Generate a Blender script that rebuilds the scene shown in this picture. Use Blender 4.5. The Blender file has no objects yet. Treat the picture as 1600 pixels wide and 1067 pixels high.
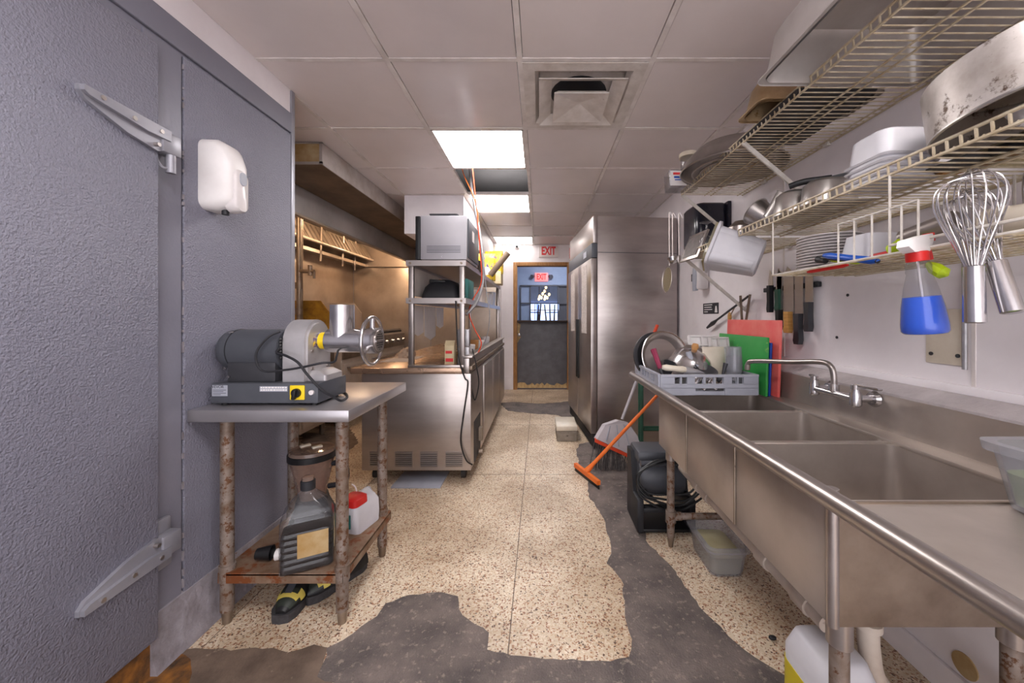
import bpy, bmesh, math, random
from mathutils import Vector, Matrix, Euler

# ------------------------------------------------------------------ camera, world, exposure
F, CX, CY, CH = 575.0, 843.0, 495.0, 1.176          # focal length and vanishing point in photo pixels, eye height
sc = bpy.context.scene
col = sc.collection
cam_d = bpy.data.cameras.new('camera')
cam = bpy.data.objects.new('camera', cam_d)
col.objects.link(cam)
cam.location = (0, 0, CH)
cam.rotation_euler = (math.pi / 2, 0, 0)
cam_d.sensor_width = 36.0
cam_d.lens = 36.0 * F / 1600
cam_d.shift_x = -(CX - 800) / 1600
cam_d.shift_y = -(533.5 - CY) / 1600
cam_d.clip_start = 0.02
sc.camera = cam
w = bpy.data.worlds.new('world')
sc.world = w
w.use_nodes = True
w.node_tree.nodes['Background'].inputs[0].default_value = (0.98, 0.95, 1.0, 1)
w.node_tree.nodes['Background'].inputs[1].default_value = 2.0
sc.view_settings.view_transform = 'Standard'
sc.view_settings.look = 'None'
sc.view_settings.exposure = 0.9
sc.view_settings.gamma = 1.0
sc.view_settings.use_curve_mapping = False
LAMP = 11.0             # ceiling troffers
HOODLAMP = 75.0        # warm jar lamps under the range hood
random.seed(7)

# ------------------------------------------------------------------ helpers
def py_(x, y, Y):                       # photo pixel on the plane at depth Y
    return Vector(((x - CX) / F * Y, Y, CH - (y - CY) / F * Y))
def px_(x, y, X):                       # photo pixel on the plane at lateral X
    return py_(x, y, X * F / (x - CX))
def pz_(x, y, z):                       # photo pixel on the plane at height z
    return py_(x, y, F * (CH - z) / (y - CY))

def srgb(r, g, b):
    f = lambda c: ((c / 255 + 0.055) / 1.055) ** 2.4 if c > 10 else c / 255 / 12.92
    return (f(r), f(g), f(b), 1)

MATS = {}
def mat(name, c1, c2=None, scale=6.0, rough=0.5, metal=0.0, bump=0.0, bscale=60.0, alpha=1.0, trans=0.0,
        spots=None, spot_amt=0.62, spot_scale=14.0, stretch=(1, 1, 1), emit=0.0, ior=1.45, coat=0.0, rvar=0.0):
    m = bpy.data.materials.new(name)
    m.use_nodes = True
    nt = m.node_tree
    b = nt.nodes['Principled BSDF']
    N = lambda t: nt.nodes.new(t)
    L = nt.links.new
    tc = N('ShaderNodeTexCoord')
    mp = N('ShaderNodeMapping')
    mp.inputs['Scale'].default_value = stretch
    geo = N('ShaderNodeNewGeometry')
    L(geo.outputs['Position'], mp.inputs['Vector'])
    c2 = c2 or tuple(min(1, v * 0.8) for v in c1[:3]) + (1,)
    nz = N('ShaderNodeTexNoise')
    nz.inputs['Scale'].default_value = scale
    nz.inputs['Detail'].default_value = 6
    nz.inputs['Roughness'].default_value = 0.6
    L(mp.outputs[0], nz.inputs['Vector'])
    rp = N('ShaderNodeValToRGB')
    rp.color_ramp.elements[0].position = 0.32
    rp.color_ramp.elements[1].position = 0.68
    rp.color_ramp.elements[0].color = c2
    rp.color_ramp.elements[1].color = c1
    L(nz.outputs['Fac'], rp.inputs[0])
    out = rp.outputs[0]
    if spots:
        n2 = N('ShaderNodeTexNoise')
        n2.inputs['Scale'].default_value = spot_scale
        n2.inputs['Detail'].default_value = 8
        n2.inputs['Roughness'].default_value = 0.7
        L(geo.outputs['Position'], n2.inputs['Vector'])
        r2 = N('ShaderNodeValToRGB')
        r2.color_ramp.elements[0].position = spot_amt
        r2.color_ramp.elements[1].position = min(1, spot_amt + 0.07)
        L(n2.outputs['Fac'], r2.inputs[0])
        mx = N('ShaderNodeMix')
        mx.data_type = 'RGBA'
        L(r2.outputs[0], mx.inputs['Factor'])
        L(out, mx.inputs[6])
        mx.inputs[7].default_value = spots
        out = mx.outputs[2]
    L(out, b.inputs['Base Color'])
    b.inputs['Roughness'].default_value = rough
    if rvar:
        mr = N('ShaderNodeMapRange')
        mr.inputs[3].default_value = max(0.05, rough - rvar)
        mr.inputs[4].default_value = min(1, rough + rvar)
        L(nz.outputs['Fac'], mr.inputs[0])
        L(mr.outputs[0], b.inputs['Roughness'])
    b.inputs['Metallic'].default_value = metal
    b.inputs['Alpha'].default_value = alpha
    b.inputs['Transmission Weight'].default_value = trans
    b.inputs['IOR'].default_value = ior
    b.inputs['Coat Weight'].default_value = coat
    if emit:
        L(out, b.inputs['Emission Color'])
        b.inputs['Emission Strength'].default_value = emit
    if bump:
        n3 = N('ShaderNodeTexNoise')
        n3.inputs['Scale'].default_value = bscale
        n3.inputs['Detail'].default_value = 3
        L(geo.outputs['Position'], n3.inputs['Vector'])
        bp = N('ShaderNodeBump')
        bp.inputs['Strength'].default_value = bump
        bp.inputs['Distance'].default_value = 0.01
        L(n3.outputs['Fac'], bp.inputs['Height'])
        L(bp.outputs[0], b.inputs['Normal'])
    MATS[name] = m
    return m

def terrazzo():
    m = bpy.data.materials.new('terrazzo')
    m.use_nodes = True
    nt = m.node_tree
    b = nt.nodes['Principled BSDF']
    N = lambda t: nt.nodes.new(t)
    L = nt.links.new
    geo = N('ShaderNodeNewGeometry')
    wob = N('ShaderNodeTexNoise')
    wob.inputs['Scale'].default_value = 45
    L(geo.outputs['Position'], wob.inputs['Vector'])
    add = N('ShaderNodeMixRGB')
    add.blend_type = 'ADD'
    add.inputs[0].default_value = 0.022
    L(geo.outputs['Position'], add.inputs[1])
    L(wob.outputs['Color'], add.inputs[2])
    def chips(scale, lo, hi):
        v = N('ShaderNodeTexVoronoi')
        v.inputs['Scale'].default_value = scale
        L(add.outputs[0], v.inputs['Vector'])
        sep = N('ShaderNodeSeparateColor')
        L(v.outputs['Color'], sep.inputs[0])
        return v, sep
    v, sep = chips(150, 0, 1)
    rp = N('ShaderNodeValToRGB')
    rp.color_ramp.interpolation = 'CONSTANT'
    els = rp.color_ramp.elements
    pal = [(0.0, srgb(214, 197, 172)), (0.30, srgb(228, 214, 194)), (0.50, srgb(198, 172, 142)), (0.64, srgb(172, 130, 98)),
           (0.76, srgb(140, 90, 64)), (0.86, srgb(100, 74, 60)), (0.94, srgb(206, 190, 168))]
    els[0].position, els[0].color = pal[0]
    els[1].position, els[1].color = pal[1]
    for p, c in pal[2:]:
        e = els.new(p)
        e.color = c
    L(sep.outputs[0], rp.inputs[0])
    # cement matrix between the chips
    dr = N('ShaderNodeValToRGB')
    dr.color_ramp.elements[0].position = 0.52
    dr.color_ramp.elements[1].position = 0.66
    L(v.outputs['Distance'], dr.inputs[0])
    mx = N('ShaderNodeMixRGB')
    L(dr.outputs[0], mx.inputs[0])
    L(rp.outputs[0], mx.inputs[1])
    mx.inputs[2].default_value = srgb(212, 195, 170)
    # worn grime
    n = N('ShaderNodeTexNoise')
    n.inputs['Scale'].default_value = 2.3
    n.inputs['Detail'].default_value = 7
    L(geo.outputs['Position'], n.inputs['Vector'])
    r3 = N('ShaderNodeValToRGB')
    r3.color_ramp.elements[0].position = 0.40
    r3.color_ramp.elements[0].color = (0.70, 0.65, 0.60, 1)
    r3.color_ramp.elements[1].position = 0.60
    r3.color_ramp.elements[1].color = (1, 1, 1, 1)
    L(n.outputs['Fac'], r3.inputs[0])
    mul = N('ShaderNodeMixRGB')
    mul.blend_type = 'MULTIPLY'
    mul.inputs[0].default_value = 1
    L(mx.outputs[0], mul.inputs[1])
    L(r3.outputs[0], mul.inputs[2])
    L(mul.outputs[0], b.inputs['Base Color'])
    b.inputs['Roughness'].default_value = 0.42
    MATS['terrazzo'] = m

def striped(name, ca, cb, axis, scale, rough=0.5, metal=0.0):
    m = mat(name, ca, ca, rough=rough, metal=metal)
    nt = m.node_tree
    wv = nt.nodes.new('ShaderNodeTexWave')
    wv.bands_direction = axis
    wv.inputs['Scale'].default_value = scale
    wv.inputs['Distortion'].default_value = 1.2
    wv.inputs['Detail'].default_value = 3
    g = nt.nodes.new('ShaderNodeNewGeometry')
    nt.links.new(g.outputs['Position'], wv.inputs['Vector'])
    mx = nt.nodes.new('ShaderNodeMixRGB')
    nt.links.new(wv.outputs['Fac'], mx.inputs[0])
    mx.inputs[1].default_value = ca
    mx.inputs[2].default_value = cb
    nt.links.new(mx.outputs[0], nt.nodes['Principled BSDF'].inputs['Base Color'])
    return m

def emitter(name, c, s):
    m = bpy.data.materials.new(name)
    m.use_nodes = True
    nt = m.node_tree
    b = nt.nodes['Principled BSDF']
    b.inputs['Base Color'].default_value = c
    b.inputs['Emission Color'].default_value = c
    b.inputs['Emission Strength'].default_value = s
    MATS[name] = m
    return m

def see_through(name, tint, haze):
    m = bpy.data.materials.new(name)
    m.use_nodes = True
    nt = m.node_tree
    nt.nodes.remove(nt.nodes['Principled BSDF'])
    N = lambda t: nt.nodes.new(t)
    tr, df, gl, fr = N('ShaderNodeBsdfTransparent'), N('ShaderNodeBsdfDiffuse'), N('ShaderNodeBsdfGlossy'), N('ShaderNodeLayerWeight')
    nz = N('ShaderNodeTexNoise')
    nz.inputs['Scale'].default_value = 14
    mr = N('ShaderNodeMapRange')
    mr.inputs[3].default_value = haze * 0.85
    mr.inputs[4].default_value = haze * 1.15
    nt.links.new(nz.outputs['Fac'], mr.inputs[0])
    tr.inputs[0].default_value = tint
    df.inputs[0].default_value = tint
    gl.inputs['Roughness'].default_value = 0.08
    pw, ma = N('ShaderNodeMath'), N('ShaderNodeMath')
    pw.operation = 'POWER'
    pw.inputs[1].default_value = 4.0
    ma.operation = 'MULTIPLY_ADD'
    ma.inputs[1].default_value = 0.5
    ma.inputs[2].default_value = 0.03
    nt.links.new(fr.outputs['Facing'], pw.inputs[0])
    nt.links.new(pw.outputs[0], ma.inputs[0])
    m1, m2 = N('ShaderNodeMixShader'), N('ShaderNodeMixShader')
    nt.links.new(mr.outputs[0], m1.inputs[0])
    nt.links.new(tr.outputs[0], m1.inputs[1])
    nt.links.new(df.outputs[0], m1.inputs[2])
    nt.links.new(ma.outputs[0], m2.inputs[0])
    nt.links.new(m1.outputs[0], m2.inputs[1])
    nt.links.new(gl.outputs[0], m2.inputs[2])
    nt.links.new(m2.outputs[0], nt.nodes['Material Output'].inputs[0])
    MATS[name] = m
    return m

terrazzo()
G = lambda v: srgb(v, v, v)
mat('concrete', srgb(124, 112, 106), srgb(80, 73, 71), 6, 0.72, bump=0.7, bscale=160, spots=srgb(140, 128, 118), spot_amt=0.56, spot_scale=42)
mat('grime', srgb(120, 102, 88), srgb(86, 72, 62), 9, 0.7, bump=0.25, bscale=90, spots=srgb(164, 146, 128), spot_amt=0.6, spot_scale=11)
mat('rusty_sill', srgb(150, 98, 40), srgb(62, 46, 34), 18, 0.8, bump=0.4)
mat('cooler_grey', srgb(132, 132, 145), srgb(124, 124, 138), 2.0, 0.27, bump=0.6, bscale=165)
mat('cooler_flat', srgb(128, 127, 139), srgb(119, 118, 130), 3.0, 0.42, bump=0.10, bscale=60)
mat('cooler_base', srgb(158, 153, 160), srgb(120, 113, 116), 12, 0.5, bump=0.5, bscale=45, spots=srgb(120, 88, 60), spot_amt=0.63, spot_scale=16)
mat('hinge_metal', srgb(156, 155, 162), srgb(140, 139, 147), 8, 0.4, metal=0.35)
mat('white_paint', srgb(238, 232, 234), srgb(224, 217, 219), 3, 0.45, bump=0.08, bscale=30, spots=srgb(160, 148, 140), spot_amt=0.72, spot_scale=22)
mat('splash_paint', srgb(196, 188, 188), srgb(168, 160, 160), 9, 0.5, bump=0.5, bscale=55)
mat('ceiling_tile', srgb(228, 218, 216), srgb(218, 208, 205), 2, 0.33, spots=srgb(120, 92, 76), spot_amt=0.775, spot_scale=26)
mat('ceiling_tile_gloss', srgb(224, 214, 212), srgb(212, 202, 200), 2, 0.2, spots=srgb(110, 84, 72), spot_amt=0.76, spot_scale=24)
mat('grid_white', srgb(232, 224, 220), srgb(206, 196, 190), 10, 0.45)
mat('plenum', srgb(46, 44, 44), rough=0.9)
mat('vent_white', srgb(224, 216, 210), srgb(200, 190, 182), 14, 0.32, spots=srgb(96, 72, 56), spot_amt=0.66, spot_scale=26)
mat('steel', srgb(184, 176, 172), srgb(166, 157, 152), 2.5, 0.32, metal=0.9, stretch=(1, 1, 4), rvar=0.04)
mat('steel_h', srgb(184, 176, 173), srgb(158, 149, 145), 1.6, 0.33, metal=0.9, stretch=(1, 1, 3.5), rvar=0.05)
mat('steel_sink', srgb(186, 176, 168), srgb(158, 147, 138), 3, 0.36, metal=0.65, spots=srgb(112, 96, 82), spot_amt=0.70, spot_scale=38, rvar=0.08)
mat('steel_dirty', srgb(158, 143, 128), srgb(118, 102, 88), 6, 0.42, metal=0.75, spots=srgb(70, 54, 42), spot_amt=0.66, spot_scale=34)
mat('steel_bright', srgb(206, 203, 204), srgb(176, 172, 172), 9, 0.2, metal=0.95, rvar=0.06)
mat('steel_cook', srgb(206, 192, 178), srgb(176, 160, 146), 3, 0.36, metal=0.5, spots=srgb(158, 132, 110), spot_amt=0.66, spot_scale=8, rvar=0.1)
mat('hood_steel', srgb(196, 191, 190), srgb(160, 155, 153), 2.2, 0.34, metal=0.2)
mat('duct_brown', srgb(128, 108, 88), srgb(96, 80, 66), 4, 0.6)
mat('duct_face', srgb(178, 170, 166), srgb(140, 128, 118), 5, 0.5)
mat('kraft', srgb(160, 126, 72), srgb(190, 168, 130), 9, 0.7)
mat('rust_leg', srgb(150, 138, 130), srgb(112, 92, 76), 16, 0.55, metal=0.4, spots=srgb(100, 66, 42), spot_amt=0.52, spot_scale=48)
mat('rust_shelf', srgb(150, 130, 112), srgb(112, 80, 56), 9, 0.6, metal=0.3, spots=srgb(122, 68, 34), spot_amt=0.52, spot_scale=12)
mat('grease', srgb(168, 128, 40), srgb(120, 84, 30), 14, 0.5, metal=0.2)
mat('dark_metal', srgb(62, 62, 66), srgb(50, 50, 54), 6, 0.45, metal=0.2)
mat('charcoal', srgb(78, 80, 86), srgb(68, 70, 76), 5, 0.42)
mat('black', srgb(24, 24, 26), srgb(16, 16, 18), 8, 0.45)
mat('black_soft', srgb(38, 38, 42), srgb(26, 26, 30), 8, 0.55)
mat('black_gloss', srgb(36, 36, 48), srgb(26, 26, 36), 5, 0.2)
mat('white_plastic', srgb(222, 216, 214), srgb(208, 201, 200), 8, 0.3)
mat('white_plain', srgb(232, 228, 226), srgb(220, 215, 213), 8, 0.4)
mat('cream_plastic', srgb(216, 206, 190), srgb(198, 186, 168), 8, 0.35)
mat('wire_cream', srgb(206, 194, 170), srgb(168, 148, 116), 26, 0.4, spots=srgb(120, 84, 44), spot_amt=0.66, spot_scale=40)
mat('wire_white', srgb(214, 208, 200), srgb(190, 182, 172), 26, 0.4)
mat('frosted', srgb(216, 214, 218), srgb(200, 198, 204), 6, 0.35, alpha=0.86)
see_through('clear', srgb(236, 236, 238), 0.03)
see_through('smoke_clear', srgb(196, 168, 152), 0.30)
see_through('clear_cloudy', srgb(224, 216, 190), 0.20)
see_through('cup_clear', srgb(226, 226, 230), 0.16)
mat('cast_alu', srgb(190, 187, 188), srgb(168, 164, 165), 7, 0.36, metal=0.45)
mat('glass', (1, 1, 1, 1), (1, 1, 1, 1), rough=0.03, trans=1.0)
mat('murky', srgb(190, 182, 146), srgb(176, 168, 130), 6, 0.25)
mat('green_water', srgb(150, 172, 104), srgb(132, 156, 92), 6, 0.2)
mat('yellow_liquid', srgb(206, 188, 42), srgb(188, 166, 34), 6, 0.3)
mat('blue_liquid', srgb(0, 92, 222), srgb(0, 80, 206), 6, 0.3)
mat('oil_dark', srgb(36, 22, 18), srgb(24, 15, 13), 6, 0.65)
MATS['oil_dark'].node_tree.nodes['Principled BSDF'].inputs['Specular IOR Level'].default_value = 0.15
mat('red_board', srgb(222, 84, 82), srgb(226, 122, 112), 9, 0.5)
mat('green_board', srgb(40, 142, 64), srgb(60, 152, 72), 7, 0.5, spots=srgb(150, 186, 92), spot_amt=0.62, spot_scale=7)
mat('blue_board', srgb(18, 72, 170), srgb(14, 62, 150), 7, 0.5)
mat('red', srgb(206, 40, 36), srgb(190, 32, 30), 8, 0.4)
mat('lime', srgb(182, 208, 30), srgb(160, 186, 24), 8, 0.4)
mat('blue', srgb(28, 92, 196), srgb(22, 80, 176), 8, 0.35)
mat('orange', srgb(238, 122, 44), srgb(222, 104, 34), 8, 0.45)
mat('orange_red', srgb(224, 78, 40), srgb(206, 66, 32), 8, 0.45)
mat('dustpan', srgb(188, 182, 186), srgb(172, 166, 170), 8, 0.4)
mat('bristle', srgb(92, 86, 84), srgb(62, 58, 58), 60, 0.8)
mat('green_post', srgb(40, 84, 66), srgb(30, 66, 52), 8, 0.45)
mat('rack_grey', srgb(164, 166, 176), srgb(150, 152, 162), 8, 0.45)
mat('wood_handle', srgb(196, 150, 84), srgb(170, 122, 62), 20, 0.5, stretch=(1, 1, 6))
mat('wood_spoon', srgb(196, 146, 92), srgb(166, 116, 66), 14, 0.6)
mat('door_wood', srgb(176, 128, 78), srgb(140, 98, 58), 12, 0.6, stretch=(6, 6, 1))
mat('door_grey', srgb(104, 103, 108), srgb(86, 85, 89), 7, 0.6, bump=0.2, spots=srgb(166, 154, 140), spot_amt=0.735, spot_scale=13)
mat('door_wear', srgb(196, 168, 120), srgb(150, 122, 84), 20, 0.8, bump=0.3)
mat('counter_top', srgb(188, 160, 138), srgb(160, 132, 112), 6, 0.28, metal=0.7, rvar=0.1)
mat('paper', srgb(222, 212, 204), srgb(210, 198, 190), 12, 0.8)
mat('paper_print', srgb(198, 188, 182), srgb(150, 138, 132), 55, 0.8)
mat('yellow', srgb(236, 204, 34), srgb(224, 190, 26), 8, 0.4)
mat('yellow_print', srgb(238, 206, 40), srgb(232, 196, 30), 30, 0.35, spots=srgb(86, 64, 120), spot_amt=0.52, spot_scale=20)
mat('teal', srgb(28, 104, 98), srgb(24, 90, 86), 8, 0.45)
mat('carton', srgb(222, 206, 168), srgb(206, 186, 146), 10, 0.6)
mat('cream_lid', srgb(222, 210, 190), srgb(206, 192, 170), 10, 0.45)
mat('tan_pan', srgb(176, 152, 118), srgb(140, 112, 80), 7, 0.4, metal=0.5, spots=srgb(120, 82, 38), spot_amt=0.6, spot_scale=14)
mat('steel_table', srgb(186, 182, 184), srgb(168, 164, 166), 2.5, 0.3, metal=0.75, rvar=0.05)
mat('pan_steel', srgb(208, 203, 200), srgb(188, 182, 178), 6, 0.34, metal=0.6)
mat('alu', srgb(192, 187, 184), srgb(160, 154, 150), 8, 0.33, metal=0.95, spots=srgb(118, 104, 96), spot_amt=0.66, spot_scale=20, rvar=0.1)
mat('alu_burnt', srgb(206, 200, 196), srgb(158, 148, 140), 9, 0.45, metal=0.6, spots=srgb(84, 66, 54), spot_amt=0.57, spot_scale=17)
mat('grater', srgb(120, 112, 110), srgb(90, 84, 82), 40, 0.4, metal=0.6)
mat('microwave', srgb(172, 169, 174), srgb(164, 161, 166), 5, 0.38, metal=0.15)
mat('pvc', srgb(196, 184, 172), srgb(168, 152, 138), 8, 0.5, spots=srgb(112, 90, 74), spot_amt=0.66, spot_scale=18)
mat('conduit', srgb(176, 174, 176), srgb(150, 148, 150), 30, 0.35, metal=0.6)
mat('caster', srgb(50, 46, 44), rough=0.7)
mat('block', srgb(146, 136, 124), srgb(112, 100, 88), 12, 0.8, bump=0.3, spots=srgb(86, 76, 66), spot_amt=0.6, spot_scale=16)
mat('sign_red', srgb(220, 52, 56), srgb(214, 46, 50), rough=0.5)
emitter('sign_lit', srgb(240, 110, 110), 0.9)
mat('sign_face', srgb(226, 214, 212), rough=0.5)
mat('label_black', srgb(40, 38, 44), rough=0.6)
mat('shoe_yellow', srgb(214, 194, 96), srgb(196, 176, 82), 10, 0.5)
mat('shoe_green', srgb(44, 50, 42), srgb(34, 38, 34), 10, 0.5)
mat('sole', srgb(62, 60, 62), srgb(46, 44, 46), 60, 0.8)
mat('maroon', srgb(150, 52, 82), srgb(132, 42, 70), 8, 0.5)
mat('towel', srgb(206, 186, 166), srgb(180, 156, 134), 20, 0.9, bump=0.4)
mat('dining_blue', srgb(150, 164, 192), srgb(138, 152, 180), 4, 0.6)
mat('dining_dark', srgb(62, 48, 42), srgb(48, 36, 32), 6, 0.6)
mat('dining_grey', srgb(88, 88, 96), rough=0.6)
mat('chair_wood', srgb(58, 32, 28), srgb(44, 24, 22), 8, 0.4)
emitter('daylight_pane', srgb(170, 196, 246), 1.6)
emitter('bulb_warm', (1.0, 0.60, 0.26, 1), 3.0)
emitter('diffuser', (1.0, 0.965, 0.965, 1), LAMP)
emitter('diffuser_dim', (1.0, 0.965, 0.93, 1), LAMP * 0.28)  # dimmed so the far wall top does not burn out
emitter('hood_lamp', (1.0, 0.69, 0.43, 1), HOODLAMP)

WL = {}
BASE = Matrix.Identity(4)
class MB:
    """collects shapes for one mesh object"""
    def __init__(s, M=None):
        s.bm = bmesh.new()
        s.M = BASE @ (M or Matrix.Identity(4))
    def v(s, p):
        return s.bm.verts.new(s.M @ Vector(p))
    def f(s, vs):
        try:
            return s.bm.faces.new(vs)
        except ValueError:
            return None
    def box(s, x0, x1, y0, y1, z0, z1, b=0.0, M=None):
        t = bmesh.new()
        bmesh.ops.create_cube(t, size=1)
        for q in t.verts:
            q.co = Vector(((x0 + x1) / 2 + q.co.x * abs(x1 - x0), (y0 + y1) / 2 + q.co.y * abs(y1 - y0), (z0 + z1) / 2 + q.co.z * abs(z1 - z0)))
        if b:
            bmesh.ops.bevel(t, geom=t.edges[:], offset=b, segments=2, affect='EDGES', profile=0.5)
        return s.merge(t, M)
    def merge(s, t, M=None):
        T = s.M @ (M or Matrix.Identity(4))
        mp = {q: s.bm.verts.new(T @ q.co) for q in t.verts}
        for fc in t.faces:
            s.f([mp[q] for q in fc.verts])
        t.free()
        return s
    def obox(s, c, size, rot=(0, 0, 0), b=0.0):
        h = [k / 2 for k in size]
        return s.box(-h[0], h[0], -h[1], h[1], -h[2], h[2], b, Matrix.Translation(c) @ Euler(rot).to_matrix().to_4x4())
    def loops(s, rings, cap0=True, cap1=True, closed=False):
        R = [[s.v(p) for p in r] for r in rings]
        n = len(R[0])
        pairs = list(zip(R, R[1:])) + ([(R[-1], R[0])] if closed else [])
        for a, b in pairs:
            for i in range(n):
                j = (i + 1) % n
                s.f([a[i], a[j], b[j], b[i]])
        if not closed:
            if cap0: s.f(list(reversed(R[0])))
            if cap1: s.f(R[-1])
        return s
    def cyl(s, p0, p1, r0, r1=None, n=16):
        return s.tube([p0, p1], r0, n, radii=[r0, r0 if r1 is None else r1])
    def tube(s, pts, r, n=8, closed=False, radii=None):
        pts = [Vector(p) for p in pts]
        k = len(pts)
        rings = []
        up = None
        for i, p in enumerate(pts):
            if closed:
                d = pts[(i + 1) % k] - pts[i - 1]
            else:
                d = pts[min(i + 1, k - 1)] - pts[max(i - 1, 0)]
            d = d.normalized() if d.length else Vector((0, 0, 1))
            if up is None:
                up = Vector((0, 0, 1)) if abs(d.z) < 0.9 else Vector((1, 0, 0))
            a = (up - d * up.dot(d))
            a = a.normalized() if a.length > 1e-6 else d.orthogonal().normalized()
            up = a
            b = d.cross(a)
            rr = radii[i] if radii else r
            rings.append([p + (a * math.cos(t) + b * math.sin(t)) * rr for t in [2 * math.pi * j / n for j in range(n)]])
        return s.loops(rings, closed=closed)
    def lathe(s, prof, M=None, n=24, cap0=True, cap1=True):
        M = M or Matrix.Identity(4)
        return s.loops([[M @ Vector((r * math.cos(t), r * math.sin(t), z)) for t in [2 * math.pi * j / n for j in range(n)]] for r, z in prof], cap0, cap1)
    def prism(s, poly, vec):
        vec = Vector(vec)
        return s.loops([[Vector(p) for p in poly], [Vector(p) + vec for p in poly]])
    def rr(s, secs, M=None, k=4, cap0=True, cap1=True):
        """loft of rounded rectangles: (z, half x, half y, corner radius[, cx, cy])"""
        M = M or Matrix.Identity(4)
        rings = []
        for q in secs:
            z, hx, hy, r = q[:4]
            cx, cy = q[4:6] if len(q) > 4 else (0, 0)
            ring = []
            for qx, qy, a0 in ((1, 1, 0), (-1, 1, 90), (-1, -1, 180), (1, -1, 270)):
                for i in range(k + 1):
                    a = math.radians(a0 + 90 * i / k)
                    ring.append(M @ Vector((cx + qx * (hx - r) + r * math.cos(a), cy + qy * (hy - r) + r * math.sin(a), z)))
            rings.append(ring)
        return s.loops(rings, cap0, cap1)
    def quad(s, pts):
        s.f([s.v(p) for p in pts])
        return s
    def sphere(s, c, r, sc_=(1, 1, 1), u=16, vv=10):
        t = bmesh.new()
        bmesh.ops.create_uvsphere(t, u_segments=u, v_segments=vv, radius=r)
        return s.merge(t, Matrix.Translation(c) @ Matrix.Diagonal((*sc_, 1)))
    def build(s, name, m, parent=None, label=None, cat=None, group=None, kind=None, smooth=True, ang=38):
        bmesh.ops.recalc_face_normals(s.bm, faces=s.bm.faces[:])
        vs = s.bm.verts
        if parent is None:
            xs = [q.co.x for q in vs]; ys = [q.co.y for q in vs]; zs = [q.co.z for q in vs]
            loc = Vector(((min(xs) + max(xs)) / 2, (min(ys) + max(ys)) / 2, min(zs)))
        else:
            loc = WL[parent.name]
        for q in vs:
            q.co -= loc
        me = bpy.data.meshes.new(name)
        s.bm.to_mesh(me)
        s.bm.free()
        if smooth:
            me.shade_smooth()
            me.set_sharp_from_angle(angle=math.radians(ang))
        me.materials.append(MATS[m] if isinstance(m, str) else m)
        o = bpy.data.objects.new(name, me)
        col.objects.link(o)
        if parent is None:
            o.location = loc
        else:
            o.parent = parent
        WL[o.name] = loc.copy()
        return tag(o, label, cat, group, kind)

def tag(o, label=None, cat=None, group=None, kind=None):
    if label: o['label'] = label
    if cat: o['category'] = cat
    if group: o['group'] = group
    if kind: o['kind'] = kind
    return o
def thing(name, label, cat, loc, group=None, kind=None):
    o = bpy.data.objects.new(name, None)
    o.empty_display_size = 0.05
    col.objects.link(o)
    loc = BASE @ Vector(loc)
    o.location = loc
    WL[o.name] = Vector(loc)
    return tag(o, label, cat, group, kind)
def copy_tree(o, loc=None, rotz=None, parent=None, label=None):
    c = o.copy()
    col.objects.link(c)
    if parent: c.parent = parent
    if loc is not None: c.location = loc
    if rotz is not None: c.rotation_euler.z = rotz
    if label: c['label'] = label
    for ch in [q for q in bpy.data.objects if q.parent == o]:
        copy_tree(ch, parent=c)
    return c
def text(s, size, M, m, parent, name='lettering', depth=0.0008, bold=0.0):
    cu = bpy.data.curves.new('t', 'FONT')
    cu.body = s
    cu.size = size
    cu.extrude = depth
    cu.offset = size * bold
    cu.align_x = 'CENTER'
    cu.align_y = 'CENTER'
    o = bpy.data.objects.new('t', cu)
    col.objects.link(o)
    bpy.context.view_layer.update()
    me = bpy.data.meshes.new_from_object(o.evaluated_get(bpy.context.evaluated_depsgraph_get()))
    bpy.data.objects.remove(o)
    mb = MB()
    mb.bm.from_mesh(me)
    mb.bm.transform(M)
    return mb.build(name, m, parent, smooth=False)
def T(x, y, z): return Matrix.Translation((x, y, z))
def R(rx=0, ry=0, rz=0): return Euler((math.radians(rx), math.radians(ry), math.radians(rz))).to_matrix().to_4x4()
def FACE_CAM(x, y, z): return T(x, y, z) @ R(90)                 # text facing the camera (-Y)
def FACE_RIGHT(x, y, z): return T(x, y, z) @ R(90, 0, 90)        # text facing +X
def spline(pts, n=6):
    pts = [Vector(p) for p in pts]
    out = []
    for i in range(len(pts) - 1):
        p0, p1, p2, p3 = pts[max(i - 1, 0)], pts[i], pts[i + 1], pts[min(i + 2, len(pts) - 1)]
        for j in range(n):
            t = j / n
            out.append(0.5 * ((2 * p1) + (p2 - p0) * t + (2 * p0 - 5 * p1 + 4 * p2 - p3) * t * t + (3 * p1 - p0 - 3 * p2 + p3) * t ** 3))
    return out + [pts[-1]]
def ring(c, r, axis='Z', n=24, a0=0, a1=360, ry=None):
    out = []
    full = abs(a1 - a0) >= 360
    ry = ry or r
    for j in range(n if full else n + 1):
        t = math.radians(a0 + (a1 - a0) * j / n)
        u, q = r * math.cos(t), ry * math.sin(t)
        out.append(Vector(c) + {'Z': Vector((u, q, 0)), 'X': Vector((0, u, q)), 'Y': Vector((u, 0, q))}[axis])
    return out

# ------------------------------------------------------------------ the setting
XW, XL, YF, ZC = 1.27, -1.29, 5.96, 2.345      # right wall, cooler wall, far wall, ceiling
YN = -1.6                                       # wall behind the camera
fl = MB().box(-3.1, XW + 0.1, YN, YF, -0.1, 0.0).build('floor', 'terrazzo', kind='structure', smooth=False)

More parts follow.
